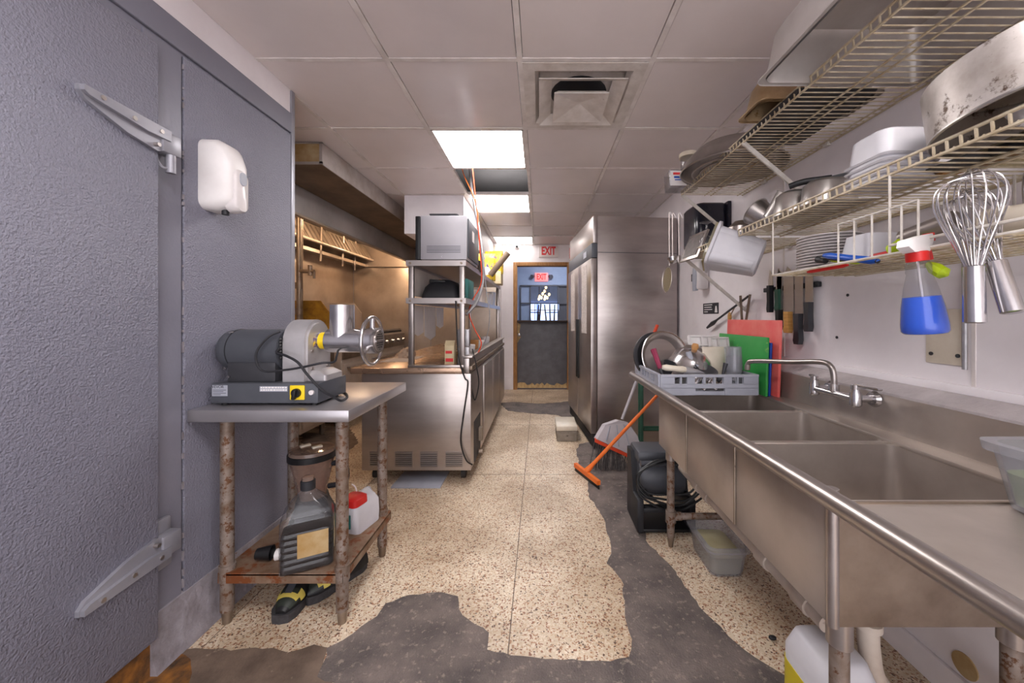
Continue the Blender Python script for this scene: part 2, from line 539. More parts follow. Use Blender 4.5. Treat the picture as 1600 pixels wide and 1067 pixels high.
def patch(name, px, m, h, extra=(), jit=0.006, step=0.03):
    pts = [pz_(x, y, 0) for x, y in px] + [Vector(e) for e in extra]
    out = []
    for i, p in enumerate(pts):
        q = pts[(i + 1) % len(pts)]
        k = max(1, int((q - p).length / step))
        for j in range(k):
            c = p.lerp(q, j / k)
            out.append(Vector((c.x + random.uniform(-jit, jit), c.y + random.uniform(-jit, jit), h)))
    mb = MB()
    top = [mb.v(p) for p in out]
    bot = [mb.v((p.x, p.y, 0.0)) for p in out]
    mb.f(top)
    for i in range(len(top)):
        j = (i + 1) % len(top)
        mb.f([bot[i], bot[j], top[j], top[i]])
    bmesh.ops.triangulate(mb.bm, faces=[f for f in mb.bm.faces if len(f.verts) > 4])
    return mb.build(name, m, fl, smooth=False)
patch('concrete_patch', [(512, 1012), (535, 1000), (552, 990), (592, 962), (602, 945), (640, 930), (680, 925), (715, 932), (722, 962), (765, 990),
      (760, 1015), (800, 1025), (850, 1030), (935, 1036), (985, 1028), (990, 1000), (980, 975), (975, 940), (972, 905), (950, 880),
      (955, 860), (945, 810), (920, 775), (918, 750), (905, 725), (900, 704), (906, 694), (925, 690), (960, 700), (985, 730), (1004, 765), (1000, 800),
      (1012, 850), (1045, 880), (1095, 950), (1150, 1005), (1215, 1050), (1250, 1067)], 'concrete', 0.003,
      [(0.72, 0.9, 0), (0.7, 0.0, 0), (0.6, -1.5, 0), (-0.5, -1.5, 0), (-0.52, 0.9, 0), (-0.56, 1.15, 0), (-0.72, 1.2, 0)])
patch('concrete_patch', [(780, 630), (800, 628), (845, 631), (892, 627), (893, 655), (868, 648), (830, 646), (795, 642)], 'concrete', 0.003, step=0.05, jit=0.015)
patch('grime_patch', [(268, 1016), (320, 1013), (360, 1016), (400, 1012), (450, 1018), (490, 1008), (512, 1012)], 'grime', 0.0024,
      [(-0.72, 1.2, 0), (-0.56, 1.15, 0), (-0.52, 0.9, 0), (-0.5, -1.5, 0), (-1.22, -1.5, 0), (-1.22, 1.2, 0)])
patch('rust_stain', [(212, 1062), (246, 1024), (268, 1018), (300, 1030), (296, 1066)], 'rusty_sill', 0.0032, [(-1.0, 1.0, 0), (-1.24, 1.0, 0)])
patch('grime_patch', [(470, 668), (545, 668), (560, 690), (548, 702), (500, 703), (472, 700)], 'grime', 0.0024, jit=0.02)

for a, b, c, d in ((-0.112, -0.108, 1.05, 5.9), (-1.2, 0.5, 2.745, 2.749), (-0.9, 0.4, 4.0, 4.004), (-1.2, -1.197, 1.25, 5.9)):
    MB().box(a, b, c, d, -0.001, 0.0006).build('floor_joint', 'grime', fl, smooth=False)
# ceiling: plenum slab, lay-in tiles, grid bars
ce = MB().box(-3.2, XW + 0.1, YN, YF + 0.1, 2.72, 2.8).build('ceiling', 'plenum', kind='structure', smooth=False)
XJ = [-3.115, -2.51, -1.905, -1.30, -0.695, -0.09, 0.515, 1.12, XW]
YJ = [1.673 + 0.6125 * k for k in range(-5, 8)]
YJ[-1] = YF
LIGHTS = {(4, 1), (4, 3), (4, 6), (4, -3), (6, -3)}
SKIP = LIGHTS | {(4, 2), (5, 0)}
tiles = {}
for i in range(len(XJ) - 1):
    for j in range(len(YJ) - 1):
        k = j - 5
        if (i, k) in SKIP: continue
        if k < 0 and i < 3: continue
        x0, x1, y0, y1 = XJ[i], XJ[i + 1], YJ[j], YJ[j + 1]
        if x1 <= -1.25 and y1 < 1.9: continue
        gloss = (i, k) in {(4, 0), (4, -1), (6, 2), (6, 1), (4, 4)}
        mb = MB()
        if (i, k) == (5, 5):      # a sagging tile near the far wall
            mb.obox(((x0 + x1) / 2, (y0 + y1) / 2 - 0.02, ZC + 0.03), (x1 - x0 - 0.02, y1 - y0 - 0.09, 0.012), (-0.06, 0, 0))
        else:
            mb.box(x0 + 0.0145, x1 - 0.0145, y0 + 0.0135, y1 - 0.0135, ZC + 0.001, ZC + 0.014, 0.002)
        mb.build('ceiling_tile', 'ceiling_tile_gloss' if gloss else 'ceiling_tile', ce, smooth=False)
for i, x in enumerate(XJ):
    y0 = YN if x > -1.25 else 1.92
    MB().box(x - 0.012, x + 0.012, y0, YF, ZC - 0.003, ZC + 0.022).build('grid_bar', 'grid_white', ce, smooth=False)
for j, y in enumerate(YJ):
    MB().box(-3.115 if y > 1.95 else XL, XW, y - 0.011, y + 0.011, ZC - 0.002, ZC + 0.021).build('grid_bar', 'grid_white', ce, smooth=False)

def troffer(i, k, label, m='diffuser'):
    x0, x1, y0, y1 = XJ[i] + 0.012, XJ[i + 1] - 0.012, YJ[k + 5] + 0.011, YJ[k + 6] - 0.011
    t = thing('ceiling_light', label, 'ceiling light', ((x0 + x1) / 2, (y0 + y1) / 2, ZC), 'ceiling troffers')
    mb = MB()
    mb.box(x0, x0 + 0.012, y0, y1, ZC - 0.004, ZC + 0.02).box(x1 - 0.012, x1, y0, y1, ZC - 0.004, ZC + 0.02)
    mb.box(x0, x1, y0, y0 + 0.012, ZC - 0.004, ZC + 0.02).box(x0, x1, y1 - 0.012, y1, ZC - 0.004, ZC + 0.02)
    mb.build('frame', 'grid_white', t, smooth=False)
    MB().box(x0 + 0.012, x1 - 0.012, y0 + 0.012, y1 - 0.012, ZC + 0.004, ZC + 0.008).build('diffuser', m, t, smooth=False)
troffer(4, 1, 'large bright ceiling light panel nearest the square air vent')
troffer(4, 3, 'bright ceiling light panel just beyond the open dark ceiling gap')
troffer(4, 6, 'smallest bright ceiling light panel, above the far doorway', 'diffuser_dim')
troffer(4, -3, 'added unseen ceiling light panel over the walkway near the sink end')  # extra panel out of view, added for fill light
troffer(6, -3, 'added unseen ceiling light panel over the sink drainboard')  # second extra panel, unseen, put in to brighten the room

# air diffuser
vx0, vx1, vy0, vy1 = XJ[5] + 0.012, XJ[6] - 0.012, YJ[5] + 0.011, YJ[6] - 0.011
vc = Vector(((vx0 + vx1) / 2, (vy0 + vy1) / 2, ZC))
t = thing('air_vent', 'square white stepped ceiling air vent with peeling grimy edges', 'air vent', vc)
def sqframe(mb, h0, z0, h1, z1, th=0.004, hy=1.0):
    r = lambda h, z: [(vc.x - h, vc.y - h * hy, z), (vc.x + h, vc.y - h * hy, z), (vc.x + h, vc.y + h * hy, z), (vc.x - h, vc.y + h * hy, z)]
    mb.loops([r(h0, z0), r(h1, z1), r(h1, z1 + th), r(h0, z0 + th)], closed=True)
mb = MB(); sqframe(mb, 0.291, ZC - 0.004, 0.235, ZC - 0.004); sqframe(mb, 0.235, ZC - 0.004, 0.215, ZC + 0.03); mb.build('frame', 'vent_white', t, smooth=False)
mb = MB(); sqframe(mb, 0.215, ZC - 0.028, 0.15, ZC + 0.004); mb.build('louvre', 'vent_white', t, smooth=False)
mb = MB(); sqframe(mb, 0.138, ZC - 0.050, 0.118, ZC - 0.03)
mb.loops([[(vc.x + sx * 0.138, vc.y + sy * 0.138, ZC - 0.05) for sx, sy in ((-1, -1), (1, -1), (1, 1), (-1, 1))],
          [(vc.x + sx * 0.01, vc.y + sy * 0.01, ZC - 0.022) for sx, sy in ((-1, -1), (1, -1), (1, 1), (-1, 1))]], cap0=False)
mb.build('centre_cone', 'vent_white', t, smooth=False)
MB().lathe([(0.15, ZC + 0.046), (0.15, ZC + 0.05)], T(vc.x, vc.y + 0.03, 0)).build('duct_shade_disc', 'black_soft', t)  # black disc stands in for the darkness inside the duct
MB().box(vc.x - 0.29, vc.x + 0.29, vc.y - 0.29, vc.y + 0.29, ZC + 0.05, ZC + 0.06).build('backing', 'vent_white', t)

# right wall with its strip, baseboard, fittings
wr = MB().box(XW, XW + 0.12, YN, YF, 0, 2.75).build('wall_right', 'white_paint', kind='structure', smooth=False)
MB().box(XW - 0.014, XW, YN, 3.2, 0, 0.095, 0.004).build('baseboard_right', 'white_paint', kind='structure')
MB().box(XW - 0.016, XW, 0.2, 3.2, 0.945, 0.972, 0.004).build('trim_1', 'white_paint', kind='structure')
MB().box(XW - 0.003, XW, 1.905, 1.915, 0.97, 2.345).build('panel_joint', 'grid_white', wr, smooth=False)
MB().box(XW - 0.003, XW, 1.07, 1.08, 0.97, 2.345).build('panel_joint', 'grid_white', wr, smooth=False)
wf = MB()
DX0, DX1, DZ = -0.394, 0.48, 2.03
wf.box(-3.2, DX0, YF, YF + 0.12, 0, 2.75).box(DX1, XW + 0.1, YF, YF + 0.12, 0, 2.75).box(DX0, DX1, YF, YF + 0.12, DZ, 2.75)
wf = wf.build('wall_far', 'white_paint', kind='structure', smooth=False)
MB().box(-0.62, DX0 - 0.05, YF - 0.012, YF, 0, 0.2, 0.003).build('baseboard_far', 'white_paint', kind='structure')
# unseen back end, left open to admit even fill light; only a lintel stands
MB().box(-3.2, XW + 0.12, YN - 0.1, YN, 2.3, 2.75).build('wall_near', 'white_paint', kind='structure', smooth=False)
wk = MB().box(-3.2, -2.95, 1.6, YF, 0, 2.75).build('wall_kitchen', 'white_paint', kind='structure', smooth=False)
for a, b in ((1.95, 3.1), (3.11, 4.35), (4.36, 5.79)):
    MB().box(-2.95, -2.93, a, b, 0.0, 2.3, 0.003).build('steel_panel', 'steel_cook', wk)
for a, b in ((-2.93, -1.72), (-1.71, -0.64)):
    MB().box(a, b, 5.80, 5.82, 0.0, 2.3, 0.003).build('steel_panel', 'steel_cook', wf)
MB().box(-2.95, -0.62, 5.82, YF, 0, 2.345).build('return_block', 'white_paint', wf, smooth=False)

# walk-in cooler: block, panels, door with hinges
wl = MB().box(-3.2, XL, YN, 1.905, 0, 2.226).build('wall_left', 'cooler_flat', kind='structure', smooth=False)
MB().box(-3.2, XL + 0.004, YN, 1.90, 2.226, 2.75).build('upper_strip', 'white_paint', wl, smooth=False)
MB().box(XL, XL + 0.010, 1.325, 1.895, 0.10, 2.115, 0.003).build('wall_panel', 'cooler_grey', wl, smooth=False)
MB().box(XL, XL + 0.008, 1.19, 1.318, 0.10, 2.115, 0.002).build('wall_panel', 'cooler_flat', wl, smooth=False)
MB().box(XL, XL + 0.012, YN, 1.90, 2.125, 2.224, 0.003).build('header_panel', 'cooler_flat', wl, smooth=False)
MB().box(XL - 0.005, XL + 0.012, 1.897, 1.925, 0.0, ZC, 0.003).build('trim_2', 'hinge_metal', kind='structure')
mb = MB()
mb.loops([[(XL, y, 0), (XL + 0.045, y, 0), (XL + 0.03, y, 0.05), (XL + 0.014, y, 0.185), (XL, y, 0.19)] for y in [1.20 + 0.04 * i for i in range(18)]])
mb.build('baseboard_left', 'cooler_base', kind='structure')
mb = MB()
z = 0.2
while z < 2.08:
    h_ = random.uniform(0.01, 0.05)
    if random.random() < 0.38: mb.obox((XL + 0.009, 1.3215 + random.uniform(-0.001, 0.001), z + h_ / 2), (0.005, random.uniform(0.002, 0.006), h_ * random.uniform(0.3, 1)), (random.uniform(-0.06, 0.06), 0, 0))
    z += h_
mb.build('caulk_bead', 'cooler_base', wl, kind='stuff', smooth=False)
d1 = thing('door_1', None, None, (XL + 0.05, 1.2, 0.12), kind='structure')
MB().box(XL, XL + 0.045, -0.6, 1.205, 0.125, 2.07, 0.006).build('door_slab', 'cooler_grey', d1)
MB().box(XL, XL + 0.02, -0.6, 1.205, 0.0, 0.118).build('sill', 'rusty_sill', d1, smooth=False)
def hinge(zc, flip):
    X = XL + 0.045
    s = -1 if flip else 1
    h = MB()
    # long tapered strap, thick spine and thin plate
    prof = [(0.985, 0.045), (1.0, 0.048), (1.222, 0.034), (1.222, -0.03), (1.19, -0.045), (1.10, -0.028), (1.0, 0.012), (0.985, 0.03)]
    h.prism([(X, y, zc + s * z) for y, z in prof], (0.012, 0, 0))
    prof = [(0.988, 0.045), (1.222, 0.033), (1.222, 0.0), (1.15, 0.0), (1.0, 0.022), (0.988, 0.03)]
    h.prism([(X + 0.012, y, zc + s * z) for y, z in prof], (0.012, 0, 0))
    hs = h.build('hinge', 'hinge_metal', d1)
    for y, z in ((1.03, 0.032), (1.11, 0.018), (1.19, 0.018), (1.18, -0.028)):
        MB().cyl((X + 0.01, y, zc + s * z), (X + 0.027, y, zc + s * z), 0.0065, n=10).build('screw', 'steel', hs)
    MB().box(X - 0.03, X + 0.02, 1.20, 1.262, zc + s * -0.005 - 0.035, zc + s * -0.005 + 0.035, 0.006).build('knuckle', 'hinge_metal', hs)
    if not flip:
        MB().cyl((X + 0.008, 1.235, zc - 0.04), (X + 0.008, 1.235, zc - 0.10), 0.013).build('pin', 'hinge_metal', hs)
        MB().tube(spline([(X - 0.02, 1.21, zc - 0.05), (X, 1.214, zc - 0.085), (X + 0.01, 1.23, zc - 0.085)]), 0.004, 6).build('clip', 'hinge_metal', hs)
    else:
        MB().box(X - 0.035, X - 0.015, 1.212, 1.262, zc + 0.03, zc + 0.085, 0.008).build('bracket', 'hinge_metal', hs)
        MB().box(X - 0.035, X - 0.015, 1.215, 1.265, zc - 0.085, zc - 0.03, 0.008).build('bracket', 'hinge_metal', hs)
hinge(1.757, False)
hinge(0.415, True)

# bulkhead over the pass, duct box in front of the hood
MB().box(-1.30, -0.73, 3.54, 5.80, 1.976, ZC).build('trim_3', 'white_paint', kind='structure', smooth=False)
t = thing('duct_box', 'long grey boxed duct below the ceiling with brown stained end', 'duct', (-1.68, 3.2, 2.2))
MB().box(-1.885, -1.46, 2.47, 5.6, 2.20, 2.34).build('casing', 'duct_brown', t, smooth=False)
MB().box(-1.46, -1.452, 2.46, 5.6, 2.195, 2.34).build('side_face', 'duct_face', t, smooth=False)
MB().box(-1.885, -1.462, 2.462, 2.47, 2.21, 2.335).build('end_patch', 'kraft', t, smooth=False)
MB().box(-1.885, -1.45, 2.455, 2.465, 2.195, 2.212).box(-1.885, -1.45, 2.455, 2.465, 2.333, 2.34).box(-1.47, -1.45, 2.455, 2.465, 2.2, 2.34).build('end_rim', 'duct_face', t, smooth=False)

# far doorway: wooden frame, half door with shelf
d2 = thing('door_2', None, None, (0.04, YF, 0), kind='structure')
mb = MB()
mb.box(DX0 - 0.03, DX0 + 0.03, YF - 0.02, YF + 0.13, 0, DZ + 0.03, 0.004)
mb.box(DX1 - 0.03, DX1 + 0.03, YF - 0.02, YF + 0.13, 0, DZ + 0.03, 0.004)
mb.box(DX0 + 0.03, DX1 - 0.03, YF - 0.02, YF + 0.13, DZ - 0.03, DZ + 0.03, 0.004)
mb.build('door_frame', 'door_wood', d2)
MB().box(DX0 + 0.035, DX1 - 0.035, YF + 0.03, YF + 0.07, 0.02, 1.09, 0.004).build('lower_leaf', 'door_grey', d2)
MB().box(DX0 + 0.03, DX1 - 0.03, YF - 0.05, YF + 0.12, 1.09, 1.12, 0.004).build('leaf_shelf', 'dining_dark', d2)
wear = [(DX0 + 0.035, YF + 0.028, 0.02)] + [(DX0 + 0.035 + i * 0.04, YF + 0.028, 0.06 + random.uniform(0, 0.05) * (1 + (i == 0))) for i in range(21)] + [(DX1 - 0.035, YF + 0.028, 0.02)]
MB().prism(wear, (0, 0.004, 0)).build('worn_edge', 'door_wear', d2, smooth=False)
MB().prism([(DX0 + 0.035, YF + 0.028, 0.75), (DX0 + 0.09, YF + 0.028, 0.85), (DX0 + 0.07, YF + 0.028, 0.95), (DX0 + 0.085, YF + 0.028, 1.05), (DX0 + 0.035, YF + 0.028, 1.09)], (0, 0.004, 0)).build('worn_edge', 'door_wear', d2, smooth=False)
mb = MB(); mb.cyl((-0.325, YF + 0.03, 0.885), (-0.325, YF - 0.02, 0.885), 0.012); mb.sphere((-0.325, YF - 0.03, 0.885), 0.032, (1, 0.8, 1)); mb.build('door_knob', 'steel_bright', d2)

# rooms beyond the doorway
MB().box(-3.0, 4.0, YF + 0.12, 15.0, -0.1, 0.0).build('floor_beyond', 'dining_dark', kind='structure', smooth=False)
MB().box(-1.2, 1.6, YF + 0.12, 8.0, 2.42, 2.5).build('ceiling_passage', 'ceiling_tile', kind='structure', smooth=False)
MB().box(-1.2, -1.1, YF + 0.12, 8.0, 0, 2.5).build('wall_passage_left', 'dining_blue', kind='structure', smooth=False)
MB().box(1.5, 1.6, YF + 0.12, 8.0, 0, 2.5).build('wall_passage_right', 'dining_blue', kind='structure', smooth=False)
mb = MB()
mb.box(-1.2, -0.32, 8.0, 8.1, 0, 2.5).box(-0.32, 0.62, 8.0, 8.1, 1.87, 2.5).box(0.62, 1.6, 8.0, 8.1, 0, 2.5).box(-0.32, 0.62, 8.0, 8.1, 0, 1.0)
mb.build('wall_passage_far', 'dining_blue', kind='structure', smooth=False)
w3 = thing('window_1', None, None, (0.15, 7.98, 1.0), kind='structure')
mb = MB()
for z in (1.85, 1.47, 1.02): mb.box(-0.42, 0.7, 7.96, 8.0, z - 0.015, z + 0.015)
for x in (-0.41, -0.20, 0.40): mb.box(x - 0.012, x + 0.012, 7.96, 8.0, 1.0, 1.86)
mb.build('window_frame', 'dining_grey', w3, smooth=False)
MB().box(-0.32, -0.21, 8.0, 8.02, 1.02, 1.85).build('side_panel', 'dining_blue', w3, smooth=False)
MB().box(0.42, 0.6, 8.0, 8.02, 1.02, 1.85).build('side_panel', 'dining_grey', w3, smooth=False)
MB().box(-4, 5, 8.1, 15, 2.6, 2.7).build('ceiling_dining', 'dining_dark', kind='structure', smooth=False)
mb = MB()
for y in (9.6, 11.0, 12.4): mb.box(-4, 5, y, y + 0.25, 2.3, 2.6)
mb.build('trim_4', 'wood_spoon', kind='structure', smooth=False)
wd = MB().box(-4, 5, 14.6, 14.7, 0, 2.7).build('wall_dining', 'dining_blue', kind='structure', smooth=False)
w4 = thing('window_2', None, None, (0, 14.55, 0.2), kind='structure')
for i in range(5):
    MB().box(-1.9 + i * 0.92, -1.04 + i * 0.92, 14.55, 14.57, 0.2, 1.72).build('pane', 'daylight_pane', w4, smooth=False)
MB().box(-2.2, 3.0, 14.5, 14.54, 1.42, 1.46).box(-0.2, -0.16, 14.5, 14.54, 0.2, 1.72).build('mullion', 'white_paint', w4, smooth=False)
MB().box(-4, -3.9, 8.1, 14.7, 0, 2.7).build('wall_dining_left', 'dining_blue', kind='structure', smooth=False)
MB().box(4.9, 5, 8.1, 14.7, 0, 2.7).build('wall_dining_right', 'dining_blue', kind='structure', smooth=False)
MB().box(0.02, 0.62, 7.0, 7.1, 2.395, 2.42).build('strip_light', emitter('strip', (0.9, 0.94, 1.0, 1), 45), label='thin white ceiling strip light seen through the far doorway', cat='strip light')

def exit_sign(x, y, z, wd_, h, lit, label, s='EXIT'):
    t = thing('exit_sign', label, 'sign', (x, y, z - h / 2))
    MB().box(x - wd_ / 2, x + wd_ / 2, y - 0.03, y, z - h / 2, z + h / 2, 0.004).build('housing', 'sign_lit' if lit else 'sign_face', t)
    text(s, h * 0.95, FACE_CAM(x, y - 0.031, z) @ Matrix.Diagonal((0.62 if not lit else 0.6, 1, 1, 1)), 'sign_red', t, bold=0.035)
    return t
e = py_(857, 393, YF); exit_sign(e.x, YF, e.z, 0.31, 0.19, False, 'white sign with red EXIT lettering above the far doorway')
e = py_(846, 433, 8.0); ex = exit_sign(e.x, 8.0, e.z, 0.28, 0.18, True, 'glowing red exit sign on blue wall beyond the doorway')
for s in (-1, 1): MB().cyl((e.x + s * 0.17, 7.99, e.z + 0.02), (e.x + s * 0.21, 7.92, e.z), 0.03, 0.045).build('emergency_lamp', 'dining_grey', ex)
MB().box(0.485, 0.62, YF - 0.02, YF, 2.12, 2.29, 0.003).build('wall_notice', 'sign_red', label='red edged notice half hidden beside the tall refrigerator top', cat='notice')
t = thing('security_camera', 'small round security camera high on far wall', 'camera', (-0.36, YF - 0.02, 2.3))
e = py_(808, 386, YF)
MB().cyl((e.x, YF, e.z + 0.01), (e.x, YF - 0.025, e.z + 0.01), 0.05).build('base', 'white_plastic', t)
MB().sphere((e.x, YF - 0.04, e.z), 0.038).build('dome', 'white_plastic', t)
MB().cyl((e.x, YF - 0.07, e.z - 0.004), (e.x, YF - 0.082, e.z - 0.006), 0.018).build('lens', 'black', t)

# dining room furniture
t = thing('chandelier', 'cluster chandelier of warm glowing bulbs in dining room', 'chandelier', (0.1, 10.2, 2.2))
mb = MB(); mb.cyl((0.1, 10.2, 2.56), (0.1, 10.2, 2.6), 0.12); mb.build('canopy', 'dark_metal', t)
for i, (x, y) in enumerate(((853, 449), (851, 455), (848, 459), (858, 460), (843, 463), (852, 463), (855, 465), (846, 465), (842, 467), (851, 467))):
    p = py_(x, y, 9.9 + 0.12 * (i % 5))
    r_ = MB(); r_.tube([(p.x, p.y, p.z + 0.05), (p.x, p.y, 2.3), (0.1, 10.2, 2.58)], 0.006, 6)
    c_ = r_.build('cord', 'dark_metal', t)
    MB().sphere(p, 0.032, (1, 1, 1.3), 12, 8).build('bulb', 'bulb_warm', c_)
tb = thing('dining_table', 'dark dining table carrying upturned stools beyond the doorway', 'table', (0.3, 9.6, 0))
MB().box(-0.2, 0.85, 9.2, 10.0, 0.9, 0.95, 0.005).build('table_top', 'chair_wood', tb)
MB().cyl((0.3, 9.6, 0.03), (0.3, 9.6, 0.9), 0.05).build('leg', 'dark_metal', tb)
MB().cyl((0.3, 9.6, 0), (0.3, 9.6, 0.03), 0.28).build('base', 'dark_metal', tb)
def stool(x, y, rz, label):
    t = thing('bar_stool', label, 'stool', (x, y, 0.95), 'upturned stools in the dining room')
    M = T(x, y, 0.95) @ R(0, 0, rz)
    MB(M).rr([(0, 0.15, 0.15, 0.05), (0.04, 0.16, 0.16, 0.05)]).build('seat', 'chair_wood', t)
    for sx in (-1, 1):
        for sy in (-1, 1):
            MB(M).tube([(sx * 0.11, sy * 0.11, 0.04), (sx * 0.15, sy * 0.15, 0.55)], 0.03, 6, radii=[0.026, 0.018]).build('leg', 'chair_wood', t)
    for sy in (-1, 1): MB(M).cyl((-0.13, sy * 0.13, 0.34), (0.13, sy * 0.13, 0.34), 0.012, n=6).build('stretcher', 'chair_wood', t)
stool(-0.14, 9.45, 10, 'leftmost upturned dark stool with legs up in dining room')
stool(0.33, 9.55, 25, 'middle upturned dark stool with legs up in dining room')
stool(0.80, 9.5, 40, 'rightmost upturned dark stool with legs up in dining room')

# ------------------------------------------------------------------ left side
# soap dispenser on the cooler panel
X0 = XL + 0.010
t = thing('soap_dispenser', 'white plastic soap dispenser mounted on grey cooler wall', 'dispenser', (X0, 1.44, 1.58))
def disp(mb, secs):
    mb.rr(secs, T(X0, 1.437, 0) @ Matrix(((0, 0, 1, 0), (1, 0, 0, 0), (0, 1, 0, 0), (0, 0, 0, 1))), k=6)
mb = MB(); disp(mb, [(0.0, 0.058, 0.135, 0.035, 0, 1.72), (0.05, 0.058, 0.135, 0.04, 0, 1.72), (0.085, 0.052, 0.120, 0.045, 0, 1.715), (0.105, 0.040, 0.095, 0.038, 0, 1.70), (0.112, 0.028, 0.07, 0.027, 0, 1.69)])
mb.build('housing', 'white_plain', t, ang=60)
mb = MB(); disp(mb, [(0.08, 0.034, 0.085, 0.03, 0.0, 1.665), (0.112, 0.032, 0.083, 0.03, 0, 1.665), (0.122, 0.026, 0.075, 0.025, 0, 1.662)])
mb.build('push_lever', 'white_plastic', t, ang=60)
mb = MB(); disp(mb, [(0.115, 0.016, 0.026, 0.0155, 0, 1.712), (0.126, 0.015, 0.025, 0.0145, 0, 1.712)])
mb.build('sight_window', 'rack_grey', t)
MB().cyl((X0 + 0.06, 1.43, 1.59), (X0 + 0.06, 1.43, 1.572), 0.012).build('nozzle', 'black_soft', t)

# steel work table
TZ = 0.838
t = thing('work_table', 'small stainless work table with rusty legs against grey cooler wall', 'table', (-0.99, 1.6, 0))
mb = MB(); mb.box(-1.276, -0.69, 1.33, 1.905, TZ - 0.044, TZ, 0.004)
mb.build('table_top', 'steel_table', t)
for x, y in ((-1.203, 1.418), (-0.76, 1.418), (-1.214, 1.813), (-0.775, 1.813)):
    lg = MB().cyl((x, y, 0.05), (x, y, TZ - 0.044), 0.0225, n=20).build('leg', 'rust_leg', t)
    MB().cyl((x, y, 0.0), (x, y, 0.05), 0.015, 0.019, n=14).build('foot', 'steel_dirty', lg)
    MB().cyl((x, y, 0.165), (x, y, 0.225), 0.027, n=20).build('collar', 'rust_leg', lg)
mb = MB(); mb.box(-1.22, -0.745, 1.395, 1.845, 0.195, 0.205).box(-1.22, -0.745, 1.395, 1.40, 0.165, 0.2).box(-0.75, -0.745, 1.395, 1.845, 0.165, 0.2).box(-1.22, -0.745, 1.84, 1.845, 0.165, 0.2)
mb.build('lower_shelf', 'rust_shelf', t, smooth=False)

# meat grinder
GZ = TZ + 0.01
t = thing('meat_grinder', 'electric meat grinder with grey motor and steel feed tube on table', 'meat grinder', (-1.04, 1.5, TZ))
bx0, bx1, by0, by1 = -1.246, -0.84, 1.395, 1.60
bs = MB().box(bx0, bx1, by0, by1, GZ, 0.924, 0.004).build('base', 'charcoal', t)
for x in (bx0 + 0.03, bx1 - 0.03):
    for y in (by0 + 0.03, by1 - 0.03): MB().cyl((x, y, TZ), (x, y, GZ), 0.012).build('foot', 'black', bs)
MB().lathe([(0.0, -0.265), (0.035, -0.262), (0.06, -0.252), (0.076, -0.235), (0.081, -0.21), (0.081, -0.003), (0.074, 0.0)], T(-1.008, 1.49, 1.045) @ R(0, 90, 0), n=36, cap0=False).build('motor', 'charcoal', t)
MB().lathe([(0.0825, -0.2), (0.0825, -0.197)], T(-1.008, 1.49, 1.045) @ R(0, 90, 0), n=36).build('motor_seam', 'black_soft', t)
MB().box(-1.205, -1.02, 1.42, 1.56, 0.924, 1.0, 0.004).build('motor_bracket', 'dark_metal', t)
for x, z in ((-1.205, 1.115), (-1.21, 0.978), (-1.195, 0.945)):
    MB().cyl((x, 1.445 if z > 1.1 else 1.419, z), (x, 1.43 if z > 1.1 else 1.413, z), 0.004, n=8).build('screw', 'steel_bright', t)
def arch(x0, x1, y0, y1, z0, z1):
    c = (y0 + y1) / 2; r_ = (y1 - y0) / 2
    poly = [(x0, y0, z0)] + [(x0, c - r_ * math.cos(math.radians(a)), z1 - r_ + r_ * math.sin(math.radians(a))) for a in range(0, 181, 15)] + [(x0, y1, z0)]
    return MB().prism(poly, (x1 - x0, 0, 0))
gb = arch(-0.995, -0.912, 1.425, 1.60, 0.924, 1.165).build('gear_housing', 'cast_alu', t)
arch(-0.912, -0.904, 1.436, 1.59, 0.94, 1.152).build('gear_cover', 'cast_alu', gb)
for y, z in ((1.46, 0.97), (1.565, 0.97), (1.46, 1.04), (1.568, 1.04)):
    MB().cyl((-0.904, y, z), (-0.899, y, z), 0.006, n=8).build('bolt', 'steel', gb)
MB().rr([(0, 0.05, 0.062, 0.01), (0.022, 0.05, 0.062, 0.01), (0.034, 0.03, 0.055, 0.01), (0.04, 0.02, 0.05, 0.01)], T(-0.89, 1.51, 0.924)).build('foot_block', 'cast_alu', t)
cz, cyy = 1.078, 1.515
MB().lathe([(0.034, 0), (0.034, 0.055)], T(-0.905, cyy, cz) @ R(0, 90, 0)).build('coupling', 'steel_bright', t)
MB().lathe([(0.0345, 0), (0.0345, 0.04)], T(-0.895, cyy, cz) @ R(0, 90, 0)).build('warning_sticker', 'yellow', t)
MB().box(-0.9045, -0.9035, 1.47, 1.545, 1.055, 1.095).build('warning_sticker', 'yellow_print', t, smooth=False)
mb = MB()
mb.lathe([(0.044, 0), (0.049, 0.004), (0.049, 0.165), (0.054, 0.168), (0.054, 0.205), (0.046, 0.207)], T(-0.868, cyy, cz) @ R(0, 90, 0), n=32)
mb.build('grinding_tube', 'steel_bright', t)
mb = MB(); mb.lathe([(0.047, 0.0), (0.0455, 0.16), (0.0425, 0.16), (0.0425, 0.02)], T(-0.812, cyy, cz - 0.013), n=32)
mb.build('feed_tube', 'steel_bright', t)
whl = MB().tube(ring((-0.688, cyy, cz), 0.097, 'X', 40), 0.0075, 10, closed=True).build('ring_nut', 'steel_bright', t)
for a in (90, 210, 330):
    MB().cyl((-0.688, cyy + 0.05 * math.cos(math.radians(a)), cz + 0.05 * math.sin(math.radians(a))), (-0.688, cyy + 0.093 * math.cos(math.radians(a)), cz + 0.093 * math.sin(math.radians(a))), 0.010, n=10).build('spoke', 'steel_bright', whl)
pl = MB().lathe([(0.044, 0), (0.044, 0.006)], T(-0.663, cyy, cz) @ R(0, 90, 0)).build('grinding_plate', 'steel', t)
mb = MB()
for i in range(-4, 5):
    for j in range(-4, 5):
        if i * i + j * j <= 16: mb.cyl((-0.6572, cyy + i * 0.0088, cz + j * 0.0088), (-0.6562, cyy + i * 0.0088, cz + j * 0.0088), 0.0032, n=8)
mb.build('plate_hole', 'black', pl, kind='stuff')
